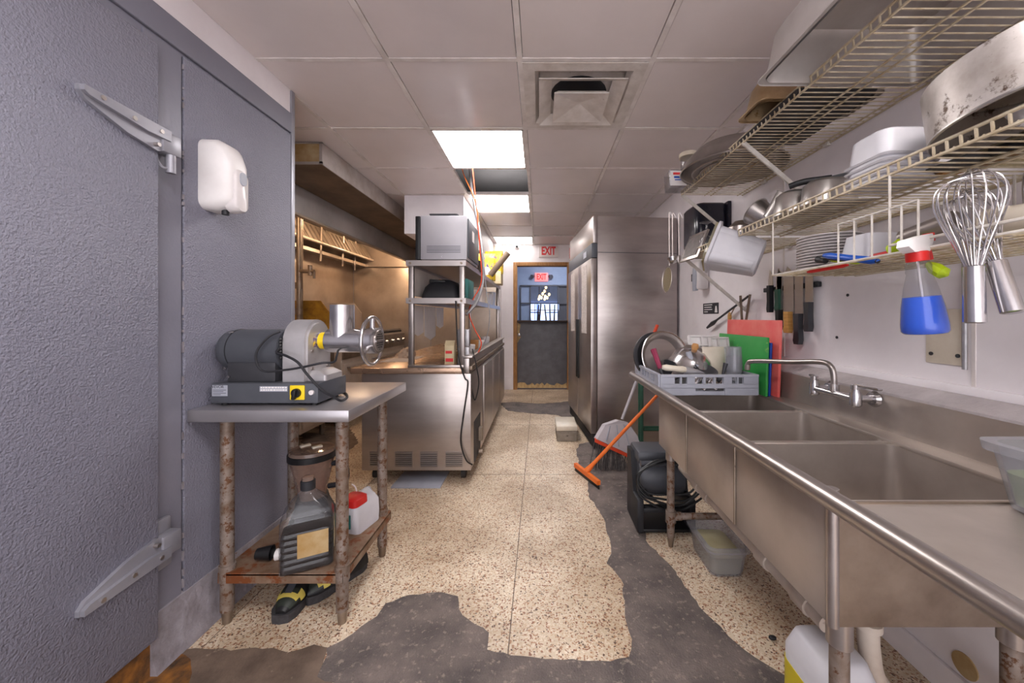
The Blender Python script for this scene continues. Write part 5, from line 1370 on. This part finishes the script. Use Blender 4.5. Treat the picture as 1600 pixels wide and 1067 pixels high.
# ------------------------------------------------------------------ wall fittings on the right
t = thing('towel_dispenser', 'black paper towel dispenser on right wall by the refrigerator', 'dispenser', (1.16, 2.6, 1.66))
MB(T(1.16, 2.585, -0.045)).rr([(1.70, 0.10, 0.13, 0.04), (1.72, 0.11, 0.135, 0.05), (1.97, 0.11, 0.135, 0.05), (1.985, 0.10, 0.125, 0.05)], k=6).build('cover', 'black_gloss', t, ang=60)
MB(T(1.17, 2.585, -0.045)).rr([(1.645, 0.07, 0.11, 0.03), (1.70, 0.085, 0.12, 0.04)], k=6).build('chute', 'black_soft', t)
MB().box(1.245, XW, 2.43, 2.74, 1.60, 1.945, 0.006).build('back_plate', 'black_gloss', t)
t = thing('soap_dispenser', 'small white soap dispenser on right wall below black dispenser', 'dispenser', (1.22, 2.8, 1.37))
MB(T(1.225, 2.80, 0)).rr([(1.385, 0.04, 0.05, 0.02), (1.40, 0.044, 0.055, 0.025), (1.58, 0.044, 0.055, 0.025), (1.60, 0.03, 0.045, 0.02)], k=5).build('housing', 'white_plastic', t, ang=60)
MB(T(1.185, 2.80, 0)).rr([(1.375, 0.012, 0.03, 0.01), (1.48, 0.014, 0.036, 0.012), (1.55, 0.008, 0.03, 0.007)]).build('push_lever', 'rack_grey', t)
a, b = px_(1099, 480, XW), px_(1123, 480, XW)
t = thing('wall_label', 'small black and white handwashing label on right wall', 'label', (XW, 2.72, 1.2))
MB().box(XW - 0.002, XW, b.y, a.y, 1.198, 1.278).build('label_plate', 'label_black', t, smooth=False)
mb = MB()
for i, w_ in enumerate((0.13, 0.12, 0.13, 0.06)): mb.box(XW - 0.003, XW - 0.002, a.y - 0.02 - w_, a.y - 0.02, 1.262 - i * 0.017, 1.268 - i * 0.017)
mb.prism([(XW - 0.003, b.y + 0.015, 1.208), (XW - 0.003, b.y + 0.055, 1.208), (XW - 0.003, b.y + 0.043, 1.255), (XW - 0.003, b.y + 0.027, 1.255)], (0.001, 0, 0))
mb.build('print', 'white_plain', t, smooth=False)
a = px_(1090, 432, XW); MB().box(XW - 0.002, XW, a.y - 0.03, a.y + 0.12, a.z - 0.03, a.z + 0.03).build('wall_sticker', 'label_black', label='tiny dark sticker on right wall left of white soap dispenser', cat='sticker', smooth=False)
t = thing('cover_plate', 'beige cover plate on the wall above the sink splash', 'plate', (XW, 1.14, 1.03))
a, b = px_(1449, 520, XW), px_(1511, 520, XW)
MB().box(XW - 0.006, XW, b.y, a.y, 1.028, 1.20, 0.002).build('plate', 'cream_plastic', t)
for y in (b.y + 0.018, a.y - 0.018): MB().cyl((XW - 0.006, y, 1.058), (XW - 0.009, y, 1.058), 0.006, n=8).build('screw', 'dark_metal', t)
MB().cyl((XW - 0.012, b.y - 0.004, 1.02), (XW - 0.012, b.y - 0.004, 1.5), 0.006, n=8).build('wall_conduit', 'conduit', label='thin vertical conduit beside the beige cover plate', cat='conduit')
for k, (x, y) in enumerate(((1325, 461), (1308, 527))):
    p = px_(x, y, XW); MB().cyl((XW, p.y, p.z), (XW - 0.003, p.y, p.z), 0.006, n=8).build('wall_hole', 'dark_metal', wr)

# knives on a magnetic strip
t = MB().box(XW - 0.018, XW, 1.655, 2.06, 1.312, 1.336, 0.003).build('knife_strip', 'black_soft', label='black magnetic knife strip on the right wall', cat='knife rack')
kn = [(1203, 488, 446, 'black_soft', 0.011, 'leftmost slim knife with dark grey handle on the strip'), (1216, 485, 452, 'green_post', 0.013, 'knife with olive handle, second from the strip left end'),
      (1217, 515, 484, 'black', 0.012, 'black handled knife hanging behind the red board'), (1231, 520, 487, 'wood_handle', 0.016, 'knife with golden wooden handle on the strip'),
      (1247, 538, 490, 'dark_metal', 0.016, 'longest knife with dark grey curved handle on strip'), (1263, 518, 472, 'dark_metal', 0.014, 'rightmost knife with dark grey handle on the strip')]
for x, yb, yt, m, w_, lb in kn:
    b, a = px_(x, yb, XW - 0.028), px_(x, yt, XW - 0.028)
    t = thing('knife', lb, 'knife', b, 'knives on the magnetic strip')
    X_ = XW - 0.024
    hz = a.z - b.z
    w_ *= 1.35
    prof = [(-0.6, 0), (0.7, 0.0), (1.0, 0.12 * hz), (0.7, 0.4 * hz), (0.85, 0.75 * hz), (0.9, hz), (-0.8, hz), (-0.75, 0.6 * hz), (-0.9, 0.15 * hz)]
    MB().prism([(X_ - 0.015, b.y + w_ * u, b.z + v_) for u, v_ in prof], (0.024, 0, 0)).build('handle', m, t)
    bl = MB(); bw = w_ * (1.75 if m == 'wood_handle' else 1.3)
    bl.prism([(X_ - 0.001, b.y - bw, a.z), (X_ - 0.001, b.y + bw, a.z), (X_ - 0.001, b.y + bw, 1.375), (X_ - 0.001, b.y + bw * 0.3, 1.43), (X_ - 0.001, b.y - bw, 1.39)], (0.002, 0, 0))
    bl.build('blade', 'steel', t, smooth=False)
# tools on hooks
def bar(name, lb, cat, pts, r_, m, head=None, grp=None):
    t = thing(name, lb, cat, pts[-1], grp)
    MB().tube(pts, r_, 8).build('handle', m, t)
    if head: head(t)
    return t
a, b = px_(1169, 463, 1.235), px_(1120, 500, 1.235)
e = px_(1105, 512, 1.235)
bar('long_spatula', 'long dark spatula slanting down the right wall', 'spatula', [a, b], 0.007, 'dark_metal', lambda t: MB().tube([b, b.lerp(e, .4), e], 0.014, 8, radii=[0.007, 0.016, 0.008]).build('blade', 'dark_metal', t))
a0 = px_(1157, 462, 1.225); a1 = px_(1160, 512, 1.225); b0 = px_(1172, 460, 1.225); b1 = px_(1164, 512, 1.225)
t = thing('tongs', 'steel tongs hanging open on the right wall', 'tongs', a1)
MB().tube([a0, a1], 0.008, 6).build('arm', 'steel_dirty', t); MB().tube([b0, b1], 0.008, 6).build('arm', 'steel_dirty', t)
a0, a1 = px_(1150, 476, 1.24), px_(1140, 495, 1.24)
bar('small_spoon', 'small brown handled spoon hanging beside the tongs', 'spoon', [a0, a1], 0.004, 'steel_dirty', lambda t: MB().sphere(a1, 0.02, (0.5, 1, 1.6), 12, 8).build('bowl', 'wood_handle', t))

# ------------------------------------------------------------------ wire shelves
def wire_shelf(name, lb, y0, y1, z, xf, braces, step=0.026, brx=None):
    t = thing(name, lb, 'shelf', ((xf + XW) / 2, (y0 + y1) / 2, z))
    xb = XW - 0.006
    mb = MB()
    mb.cyl((xf, y0, z - 0.004), (xf, y1, z - 0.004), 0.004, n=6).cyl((xf - 0.002, y0, z + 0.022), (xf - 0.002, y1, z + 0.022), 0.004, n=6)
    k = int((y1 - y0) / 0.0265)
    for i in range(k + 1):
        y = y0 + (y1 - y0) * i / k
        mb.cyl((xf, y, z - 0.004), (xf - 0.002, y, z + 0.022), 0.003, n=5)
    mb.build('front_rail', 'wire_cream', t)
    mb = MB()
    k = int((y1 - y0) / step)
    for i in range(k + 1):
        y = y0 + (y1 - y0) * i / k
        mb.tube([(xf, y, z), (xb, y, z)], 0.0023, 5)
    mb.build('wire_deck', 'wire_cream', t, kind='stuff')
    for fx in (0.38, 0.48, 0.92):
        x = xf + (xb - xf) * fx
        MB().cyl((x, y0, z - 0.006), (x, y1, z - 0.006), 0.0036, n=6).build('long_wire', 'wire_cream', t)
    MB().cyl((xb, y0, z - 0.004), (xb, y1, z - 0.004), 0.004, n=6).build('back_wire', 'wire_cream', t)
    for y in braces:
        MB().obox(((xf + xb) / 2, y, z - 0.165), (0.5, 0.008, 0.018), (0, math.atan2(0.32, xb - xf), 0)).build('brace', 'wire_white', t)
    for y in [y0 + 0.15 + 0.45 * i for i in range(int((y1 - y0 - 0.1) / 0.45) + 1)]:
        MB().box(xb - 0.012, XW, y, y + 0.03, z - 0.014, z + 0.008, 0.002).build('wall_clip', 'wire_white', t)
    return t
ZU, ZM, XS = 1.938, 1.539, 0.886
wire_shelf('wire_shelf', 'upper cream wire shelf along the right wall', 0.1, 2.295, ZU, XS, (1.60, 2.285))
wire_shelf('wire_shelf', 'lower cream wire shelf, near section with large round pan', 0.1, 1.633, ZM, XS, (0.55,))
wire_shelf('wire_shelf', 'short lower wire shelf section at the far end', 1.70, 2.27, ZM, XS, (2.25,))

# things on the upper shelf
def pan_inv(name, c, hx, hy, h, m, lb, cat='pan', rot=0):
    t = thing(name, lb, cat, c)
    M = T(*c) @ R(0, 0, rot)
    MB(M).rr([(0.0, hx, hy, 0.03), (0.004, hx, hy, 0.03), (0.005, hx - 0.016, hy - 0.016, 0.03), (h - 0.03, hx - 0.03, hy - 0.03, 0.04), (h, hx - 0.05, hy - 0.05, 0.03), (h - 0.004, hx - 0.052, hy - 0.052, 0.03), (h - 0.032, hx - 0.034, hy - 0.034, 0.04), (0.003, hx - 0.019, hy - 0.019, 0.03), (0.0, hx - 0.018, hy - 0.018, 0.03)], k=5, cap0=False, cap1=False).build('pan_body', m, t)
    MB(M).rr([(h - 0.006, hx - 0.051, hy - 0.051, 0.03), (h, hx - 0.05, hy - 0.05, 0.03)], k=5).build('pan_bottom', m, t)
    return t
su = ZU + 0.0035
pan_inv('hotel_pan', (0.98, 1.035, su), 0.268, 0.187, 0.155, 'pan_steel', 'large upturned steel hotel pan overhanging the upper shelf')
MB(T(1.02, 1.45, su)).rr([(0, 0.13, 0.19, 0.02), (0.012, 0.14, 0.20, 0.02), (0.014, 0.14, 0.20, 0.02)]).build('baking_sheet', 'dark_metal', label='dark baking sheet under the stacked pans on upper shelf', cat='tray')
pan_inv('tan_pan', (0.925, 1.40, su + 0.0145), 0.135, 0.085, 0.12, 'tan_pan', 'brown stained upturned pan on the dark baking sheet')
pan_inv('steel_pan', (1.10, 1.36, su + 0.0145), 0.10, 0.10, 0.09, 'alu', 'small upturned steel pan behind the brown pan')
MB(T(1.03, 1.585, su + 0.0145)).rr([(0, 0.13, 0.045, 0.01), (0.02, 0.13, 0.045, 0.01)]).build('wood_block', 'wood_spoon', label='flat wooden board lying at the baking sheet end', cat='board')
t = thing('mixing_bowl', 'wide upturned aluminium bowl on the far upper shelf', 'bowl', (1.0, 1.93, su))
M = T(1.005, 1.925, su)
MB(M).lathe([(0.252, 0.0), (0.256, 0.006), (0.245, 0.01), (0.225, 0.06), (0.17, 0.115), (0.10, 0.135), (0.001, 0.137), (0.001, 0.132), (0.098, 0.13), (0.167, 0.11), (0.22, 0.058), (0.24, 0.006)], n=48, cap0=False, cap1=False).build('bowl_shell', 'alu', t, ang=60)
for r_ in (0.10, 0.15, 0.19): MB(M).tube(ring((0, 0, 0.004), r_, 'Z', 40), 0.006, 6, closed=True).build('ring_rack', 'steel', t)
t = thing('clear_bin', 'small clear bin with printed label at upper shelf end', 'bin', (0.86, 2.24, su))
MB(T(0.86, 2.235, su)).rr([(0, 0.085, 0.05, 0.01), (0.105, 0.09, 0.055, 0.01), (0.105, 0.087, 0.052, 0.01), (0.004, 0.082, 0.047, 0.01)]).build('bin_body', 'clear', t)
lb_ = MB().box(0.775, 0.87, 2.176, 2.179, su + 0.012, su + 0.10).build('label', 'white_plain', t, smooth=False)
mb = MB(); mb.box(0.79, 0.855, 2.1745, 2.176, su + 0.075, su + 0.088); mb.build('red_print', 'sign_red', lb_, smooth=False)
mb = MB(); mb.box(0.795, 0.85, 2.1745, 2.176, su + 0.055, su + 0.066).box(0.80, 0.845, 2.1745, 2.176, su + 0.042, su + 0.048); mb.build('blue_print', 'blue', lb_, smooth=False)
t = thing('jar', 'clear jar with cream lid standing above the clear bin', 'jar', (0.91, 2.24, su + 0.107))
MB(T(0.908, 2.24, su + 0.107)).lathe([(0.042, 0), (0.046, 0.01), (0.048, 0.10), (0.044, 0.10)], n=24).build('jar_body', 'clear', t)
MB(T(0.908, 2.24, su + 0.107)).lathe([(0.056, 0.095), (0.056, 0.118), (0.05, 0.122)], n=24).build('jar_lid', 'cream_lid', t)

# hanging ladle and skimmer at the shelf end
def hang(name, lb, cat, x, y0, y1, Y, headf):
    a, b = py_(x, y0, Y), py_(x, y1, Y)
    t = thing(name, lb, cat, b, 'utensils hanging at the shelf end')
    MB().tube(spline([a + Vector((0.02, 0.0, -0.01)), a + Vector((0.012, 0, 0.008)), a, b], 6), 0.004, 8).build('handle', 'steel', t)
    headf(t, b)
hang('ladle', 'steel ladle hanging at the far end of shelf', 'ladle', 1051, 338, 402, 2.33, lambda t, b: MB(T(b.x, b.y, b.z - 0.01) @ R(-25, 0, 0)).lathe([(0.001, -0.028), (0.022, -0.022), (0.034, 0.0), (0.031, 0), (0.02, -0.018), (0.001, -0.024)], n=20, cap0=False, cap1=False).build('bowl', 'steel_bright', t))
def skim(t, b):
    c = b + Vector((-0.015, 0, -0.09))
    M = T(*c) @ R(0, 12, 35)
    MB(M).tube(ring((0, 0, 0), 0.045, 'Y', 28, ry=0.085), 0.004, 6, closed=True).build('rim', 'steel', t)
    MB(M).lathe([(0.04, -0.0008), (0.04, 0.0008)], R(90, 0, 0) @ Matrix.Diagonal((1.05, 2.0, 1, 1)), n=28).build('mesh_disc', 'clear_cloudy', t)
hang('skimmer', 'oval skimmer hanging beside the ladle', 'skimmer', 1046, 338, 415, 2.36, skim)
hang('serving_spoon', 'thin spoon hanging rightmost at the far shelf end', 'spoon', 1061, 338, 405, 2.31, lambda t, b: MB().sphere(b, 0.018, (0.8, 0.4, 1.6), 12, 8).build('bowl', 'steel', t))

# things on the far lower shelf
sm = ZM + 0.0035
t = thing('grater', 'dark flat grater leaning on the far lower shelf', 'grater', (0.9, 2.1, sm))
M = T(0.86, 2.12, sm - 0.04) @ R(0, 22, 6)
MB(M).box(-0.006, 0.006, -0.10, 0.10, 0.0, 0.17, 0.003).build('frame', 'steel', t)
MB(M).box(-0.009, -0.006, -0.075, 0.075, 0.02, 0.15).build('grating_face', 'grater', t)
t = thing('wine_glass', 'upturned stem glass on the far lower shelf', 'glass', (0.98, 2.02, sm))
MB(T(0.93, 2.05, sm)).lathe([(0.04, 0.0), (0.045, 0.03), (0.035, 0.07), (0.008, 0.09), (0.006, 0.15), (0.036, 0.158), (0.036, 0.161), (0.005, 0.163)], n=24).build('glass_body', 'clear', t)
bpy.data.objects['glass_body']['label'] = 'clear stemmed glass'
t = thing('white_bucket', 'white plastic container lying tilted at the lower shelf edge', 'container', (0.88, 1.75, 1.4))
pc = py_(1150, 396, 1.72)
M = T(*pc) @ R(0, 112, 0) @ R(28, 0, 0)
MB(M).rr([(0.105, 0.066, 0.07, 0.05), (0.098, 0.078, 0.083, 0.06), (-0.09, 0.092, 0.10, 0.06), (-0.094, 0.104, 0.112, 0.035), (-0.106, 0.104, 0.112, 0.035), (-0.106, 0.09, 0.098, 0.03), (0.085, 0.072, 0.08, 0.03)], k=6).build('container_body', 'frosted', t)
MB(M).rr([(-0.118, 0.098, 0.108, 0.035), (-0.107, 0.098, 0.108, 0.035)], k=6).build('second_rim', 'clear_cloudy', t)
MB(T(0.985, 1.80, sm) @ R(0, 0, 0)).lathe([(0.065, 0), (0.06, 0.07), (0.03, 0.10), (0.001, 0.105)], n=28).build('steel_bowl', 'steel', label='small upturned steel bowl behind the tilted white container', cat='bowl')

# things on the near lower shelf
for i in range(5):
    z = sm + i * 0.016
    MB(T(0.985, 1.035, z)).rr([(0, 0.077, 0.07, 0.02), (0.005, 0.08, 0.073, 0.02), (0.008, 0.074, 0.067, 0.03), (0.072, 0.068, 0.06, 0.03), (0.078, 0.06, 0.052, 0.03)], k=5).build('food_container', 'frosted', label='%s white container of the nested stack on lower shelf' % ('bottom', 'second from bottom', 'middle', 'second from top', 'top')[i], cat='container', group='nested white containers')
t = thing('round_pan', 'huge round burnt aluminium pan upturned on lower shelf', 'pan', (1.08, 0.70, sm))
M = T(1.052, 0.725, sm + 0.05) @ R(-5, -3, 0)
MB(M).lathe([(0.195, 0.0), (0.200, 0.0), (0.200, 0.115), (0.188, 0.12), (0.001, 0.12), (0.001, 0.116), (0.185, 0.115), (0.195, 0.11)], n=64, cap0=False, cap1=False).build('pan_wall', 'alu_burnt', t)
MB(M).tube(ring((0, 0, 0), 0.198, 'Z', 64), 0.004, 6, closed=True).build('pan_rim', 'alu', t)
for i, (x, y, h, m, lb) in enumerate(((1.0, 0.62, 0.05, 'frosted', 'clear bag with blue stripes under the round pan'), (1.13, 0.80, 0.045, 'clear_cloudy', 'crumpled clear bag at back under the round pan'))):
    mb = MB(T(x, y, sm)); mb.rr([(0, 0.09, 0.10, 0.04), (h * 0.6, 0.10, 0.11, 0.04), (h, 0.06, 0.07, 0.03)])
    for q in mb.bm.verts:
        if q.co.z > sm + 0.002: q.co += Vector((random.uniform(-.008, .008), random.uniform(-.008, .008), random.uniform(-.008, 0.004)))
    bg = mb.build('plastic_bag', m, label=lb, cat='bag', group='bags under the round pan')
    if i == 0:
        for k in (-0.06, 0.0): MB(T(x, y, sm)).box(-0.085, -0.03, k, k + 0.022, -0.0012, 0.0008).build('blue_stripe', 'blue', bg, smooth=False)
for i, (x, y, w_) in enumerate(((0.965, 1.37, 0.085), (0.985, 1.255, 0.085))):
    MB(T(x, y, sm + 0.008)).rr([(0, w_, 0.062, 0.055), (0.01, w_ * 0.97, 0.06, 0.055), (0.075, w_ * 0.88, 0.054, 0.05), (0.088, w_ * 0.7, 0.042, 0.04)], k=8).build('oval_pan', 'alu', label=('farther', 'nearer')[i] + ' upturned aluminium oval pan on lower shelf', cat='pan', group='oval pans on the lower shelf', ang=50)
MB(T(0.985, 1.31, sm)).rr([(0, 0.095, 0.14, 0.03), (0.007, 0.10, 0.145, 0.03)]).build('serving_plate', 'alu', label='flat aluminium plate under the upturned oval pans', cat='plate')
t = thing('paring_knife', 'black handled knife lying on the aluminium oval pans', 'knife', (1.0, 1.3, sm + 0.073))
MB().tube(spline([(0.91, 1.34, sm + 0.108), (0.94, 1.31, sm + 0.114), (0.98, 1.28, sm + 0.112), (1.0, 1.26, sm + 0.109)]), 0.011, 10).build('handle', 'black', t)
MB().prism([(1.0, 1.262, sm + 0.117), (1.11, 1.17, sm + 0.123), (1.10, 1.18, sm + 0.107), (1.0, 1.262, sm + 0.103)], (0.001, 0.001, 0)).build('blade', 'black_soft', t, smooth=False)
for i, (x, y, rx, ry, m, lb) in enumerate(((0.97, 1.585, -40, -30, 'alu', 'tilted aluminium measuring cup at the lower shelf end'), (0.97, 1.475, 25, 30, 'alu', 'second tilted aluminium cup beside the oval pans'), (1.10, 1.54, 10, -20, 'frosted', 'frosted funnel between the aluminium cups'))):
    mb = MB(T(x, y, sm + 0.062) @ R(rx, ry, 0)); mb.lathe([(0.042, -0.05), (0.058, 0.05), (0.062, 0.053), (0.056, 0.053), (0.039, -0.045)], n=26); mb.build('measuring_cup', m, label=lb, cat='cup', group='cups on the lower shelf')
for i in range(4):
    y = 0.35 + 0.13 * i
    MB().tube([(1.12 - 0.02 * i, y + 0.28, sm + 0.012), (1.16, y - 0.10, sm + 0.012)], 0.009, 8, radii=[0.010, 0.016]).build('wooden_spoon', 'wood_spoon', label='%s wooden spoon lying at the back of lower shelf' % ('nearest', 'second nearest', 'third nearest', 'farthest')[i], cat='spoon', group='wooden spoons on the lower shelf')
t = thing('spatula', 'dark wide spatula lying on the lower wire shelf', 'spatula', (1.03, 0.95, sm))
MB(T(1.02, 0.88, sm + 0.002)).box(-0.045, 0.045, -0.04, 0.05, 0, 0.004, 0.001).build('blade', 'dark_metal', t)
MB().tube([(1.03, 0.84, sm + 0.01), (1.08, 0.66, sm + 0.012)], 0.011, 8).build('handle', 'black', t)

# ------------------------------------------------------------------ hanging wire basket
ZBk = 1.334
t = thing('wire_basket', 'white wire basket shelf hanging below the lower shelf', 'basket', (1.05, 0.95, ZBk))
bx0_, bx1_, by0_, by1_ = 0.885, 1.20, 0.30, 1.40
mb = MB()
for i in range(44):
    y = by0_ + (by1_ - by0_) * i / 43
    mb.cyl((bx0_, y, ZBk), (bx1_, y, ZBk), 0.0018, n=5)
for i in range(9):
    x = bx0_ + (bx1_ - bx0_) * i / 8
    mb.cyl((x, by0_, ZBk - 0.003), (x, by1_, ZBk - 0.003), 0.0022, n=5)
mb.build('wire_floor', 'wire_cream', t, kind='stuff')
MB().cyl((bx0_, by0_, ZBk + 0.022), (bx0_, 0.93, ZBk + 0.022), 0.0035, n=6).build('front_rod', 'wire_white', t)
MB().tube([(bx0_, by0_, ZBk), (bx0_, by1_, ZBk), (bx1_, by1_, ZBk), (bx1_, by0_, ZBk)], 0.0032, 6, closed=True).build('rim_wire', 'wire_white', t)
for z in (0.05, 0.10): MB().cyl((bx1_, by0_, ZBk + z), (bx1_, by1_, ZBk + z), 0.0025, n=6).build('back_rod', 'wire_white', t)
for y in (1.395, 0.93, 0.62, 0.32):
    for x in (bx0_, bx1_): MB().cyl((x, y, ZBk), (x, y, ZM - 0.005), 0.003, n=6).build('hanger', 'wire_white', t)
for y in [0.98 + 0.055 * i for i in range(3)] + [0.90, 0.86]: MB().cyl((bx0_, y, ZBk), (bx0_, y, ZBk + 0.115), 0.0026, n=6).build('upright_wire', 'wire_white', t)
MB().cyl((bx0_, 0.86, ZBk + 0.115), (bx0_, 1.09, ZBk + 0.115), 0.003, n=6).build('top_wire', 'wire_white', t)
zb2 = ZBk + 0.003
for i in range(12):
    MB(T(1.01, 1.285, zb2 + i * 0.0098)).lathe([(0.06, 0), (0.078, 0.003), (0.094, 0.0062), (0.0945, 0.0085), (0.08, 0.0088), (0.06, 0.006)], n=32).build('plastic_plate', 'white_plastic', label='%s white plastic plate of the tall stack in the wire basket' % ('lowest', 'second lowest', 'third lowest', 'fourth lowest', 'fifth lowest', 'sixth lowest', 'sixth highest', 'fifth highest', 'fourth highest', 'third highest', 'second highest', 'topmost')[i], cat='plate', group='stack of white plates')
t = thing('deli_tub', 'clear square tub upturned in basket beside white plates', 'tub', (1.0, 1.1, zb2))
MB(T(1.005, 1.115, zb2)).rr([(0, 0.068, 0.065, 0.02), (0.006, 0.068, 0.065, 0.02), (0.008, 0.06, 0.058, 0.02), (0.085, 0.048, 0.046, 0.02)]).build('tub_body', 'frosted', t)
def rod(name, lb, cat, a, b, r_, m, m2=None, tip=None, grp='colourful utensils in the basket'):
    t = thing(name, lb, cat, a, grp)
    a, b = Vector(a), Vector(b)
    MB().tube([a, a.lerp(b, .1), a.lerp(b, .5), a.lerp(b, .9), b], r_, 10, radii=[r_ * .6, r_, r_ * .9, r_, r_ * .5]).build('handle', m, t)
    if m2: MB().tube([b, Vector(tip)], r_ * 0.6, 8).build('shank', m2, t)
rod('peeler', 'blue handled utensil lying in the wire basket', 'utensil', px_(1288, 399, 0.915), px_(1372, 408, 0.905), 0.0105, 'blue', 'black', px_(1284, 403, 0.92))
rod('scraper', 'red handled scraper at the basket front edge', 'utensil', px_(1262, 425, 0.895), px_(1325, 414, 0.90), 0.006, 'red')
rod('tong_handle', 'lime green handled utensil under the blue one', 'utensil', px_(1298, 406, 0.925), px_(1345, 410, 0.925), 0.007, 'lime')
rod('red_spatula', 'red spatula lying behind the spray bottle', 'utensil', px_(1360, 402, 0.95), px_(1420, 388, 0.96), 0.008, 'red')
rod('lime_spatula', 'lime green spatula head poking up beside spray bottle', 'utensil', px_(1392, 392, 0.94), px_(1412, 380, 0.94), 0.017, 'lime')
rod('black_brush', 'black round tipped utensil beside the blue handle', 'utensil', px_(1276, 405, 0.925), px_(1292, 407, 0.925), 0.011, 'black_soft')
t = thing('immersion_blender', 'thick steel blender shaft lying in the wire basket', 'blender', px_(1412, 372, 1.0))
a, b = px_(1413, 374, 1.0), px_(1495, 344, 1.02)
MB().tube([a, b], 0.026, 20).build('shaft', 'steel', t)
MB().tube([a - (b - a).normalized() * 0.004, a], 0.02, 16).build('end_cap', 'steel_dirty', t)
t = thing('mixer_arm', 'white plastic appliance arm lying in the near basket', 'appliance', px_(1540, 345, 0.96))
a, b = px_(1540, 347, 0.95), px_(1640, 333, 0.95)
MB().tube([a, a.lerp(b, .06), a.lerp(b, .3), b], 0.028, 14, radii=[0.022, 0.027, 0.026, 0.026]).build('arm_body', 'cream_plastic', t)
MB().tube([px_(1553, 332, 0.93), px_(1572, 330, 0.93)], 0.012, 12).build('pivot', 'cream_plastic', t)
MB().sphere(px_(1552, 333, 0.925), 0.006).build('screw', 'steel_dirty', t)
# spray bottle hooked over the basket front
t = thing('spray_bottle', 'clear spray bottle of blue cleaner hanging on the basket', 'spray bottle', (0.87, 0.82, 1.137))
sx, sy = 0.872, 0.832
M = T(sx, sy, 1.139) @ R(0, -6, 0)
prof = [(0.036, 0), (0.040, 0.005), (0.040, 0.02), (0.036, 0.06), (0.028, 0.105), (0.0225, 0.128), (0.021, 0.135), (0.0225, 0.14), (0.021, 0.146), (0.0225, 0.151), (0.0205, 0.157), (0.017, 0.168)]
MB(M).lathe(prof, n=28, cap1=False).build('bottle', 'clear', t, ang=60)
MB(M).lathe([(0.0355, 0.001), (0.039, 0.006), (0.039, 0.02), (0.035, 0.06), (0.0315, 0.083)], n=28).build('cleaner', 'blue_liquid', t)
MB(M).lathe([(0.019, 0.163), (0.020, 0.166), (0.020, 0.183), (0.017, 0.185)], n=20).build('collar', 'red', t)
mb = MB(M @ R(0, 0, 200)); mb.prism([(-0.028, -0.011, 0.184), (0.030, -0.011, 0.184), (0.052, -0.011, 0.197), (0.045, -0.011, 0.212), (-0.02, -0.011, 0.222), (-0.045, -0.011, 0.224), (-0.048, -0.011, 0.21)], (0, 0.022, 0)); mb.build('spray_head', 'white_plain', t)
mb = MB(M @ R(0, 0, 200)); mb.prism([(-0.049, -0.009, 0.207), (-0.058, -0.009, 0.207), (-0.058, -0.009, 0.226), (-0.049, -0.009, 0.226)], (0, 0.018, 0)); mb.build('nozzle', 'red', t)
mb = MB(M @ R(0, 0, 200)); mb.tube(spline([(-0.025, 0, 0.195), (-0.045, 0, 0.185), (-0.05, 0, 0.165)]), 0.006, 8); mb.build('trigger', 'red', t)
MB(M).tube([(0, 0, 0.165), (0.004, 0, 0.03)], 0.002, 6).build('dip_tube', 'white_plastic', t)
t = thing('lime_ladle', 'lime green spoon hanging behind the spray bottle', 'spoon', px_(1470, 425, 0.90))
MB().tube([px_(1450, 412, 0.90), px_(1462, 420, 0.90), px_(1474, 427, 0.90), px_(1480, 430, 0.90)], 0.012, 8, radii=[0.006, 0.014, 0.014, 0.004]).build('spoon_head', 'lime', t)
# whisks
def whisk(lb, a, b, hb, rad, X):
    """b = wire root, a = tip of the wires, hb = handle end"""
    t = thing('whisk', lb, 'whisk', hb, 'steel whisks in the basket')
    a, b, hb = Vector(a), Vector(b), Vector(hb)
    ax = (a - b); L_ = ax.length; ax.normalize()
    u = ax.orthogonal().normalized(); v_ = ax.cross(u)
    for k in range(9):
        th = math.pi * k / 9
        e_ = u * math.cos(th) + v_ * math.sin(th)
        pts = []
        for s_, r_ in ((0, 0.010), (0.25, 0.022), (0.5, 0.036), (0.72, 0.044), (0.88, 0.040), (0.97, 0.024), (1.0, 0.0), (0.97, -0.024), (0.88, -0.040), (0.72, -0.044), (0.5, -0.036), (0.25, -0.022), (0, -0.010)):
            pts.append(b + ax * L_ * s_ * (1 - 0.015 * k) + e_ * r_ * rad)
        MB().tube(spline(pts, 4), 0.0014, 6).build('wire_loop', 'steel_bright', t)
    MB().tube([b, b.lerp(hb, .02), hb.lerp(b, .02), hb], 0.0155, 16, radii=[0.012, 0.0155, 0.0165, 0.013]).build('handle', 'steel_bright', t)
whisk('near steel whisk hanging straight down by the spray bottle', px_(1512, 266, 0.865), px_(1521, 415, 0.865), px_(1523, 505, 0.865), 1.15, 0.865)
whisk('second steel whisk tilted right beyond the first whisk', px_(1500, 300, 0.90), px_(1555, 408, 0.90), px_(1583, 489, 0.90), 0.9, 0.9)
t = thing('strainer', 'round strainer edge behind the white appliance arm', 'strainer', (1.15, 0.78, ZBk + 0.02))
p = px_(1608, 300, 1.12)
MB(T(*p) @ R(90, 0, 30)).tube(ring((0, 0, 0), 0.05, 'Z', 28), 0.004, 6, closed=True).build('rim', 'steel', t)
MB(T(*p) @ R(90, 0, 30)).lathe([(0.047, 0.0), (0.04, 0.02), (0.02, 0.035), (0.001, 0.038)], n=24, cap0=False, cap1=False).build('mesh_bowl', 'grater', t)
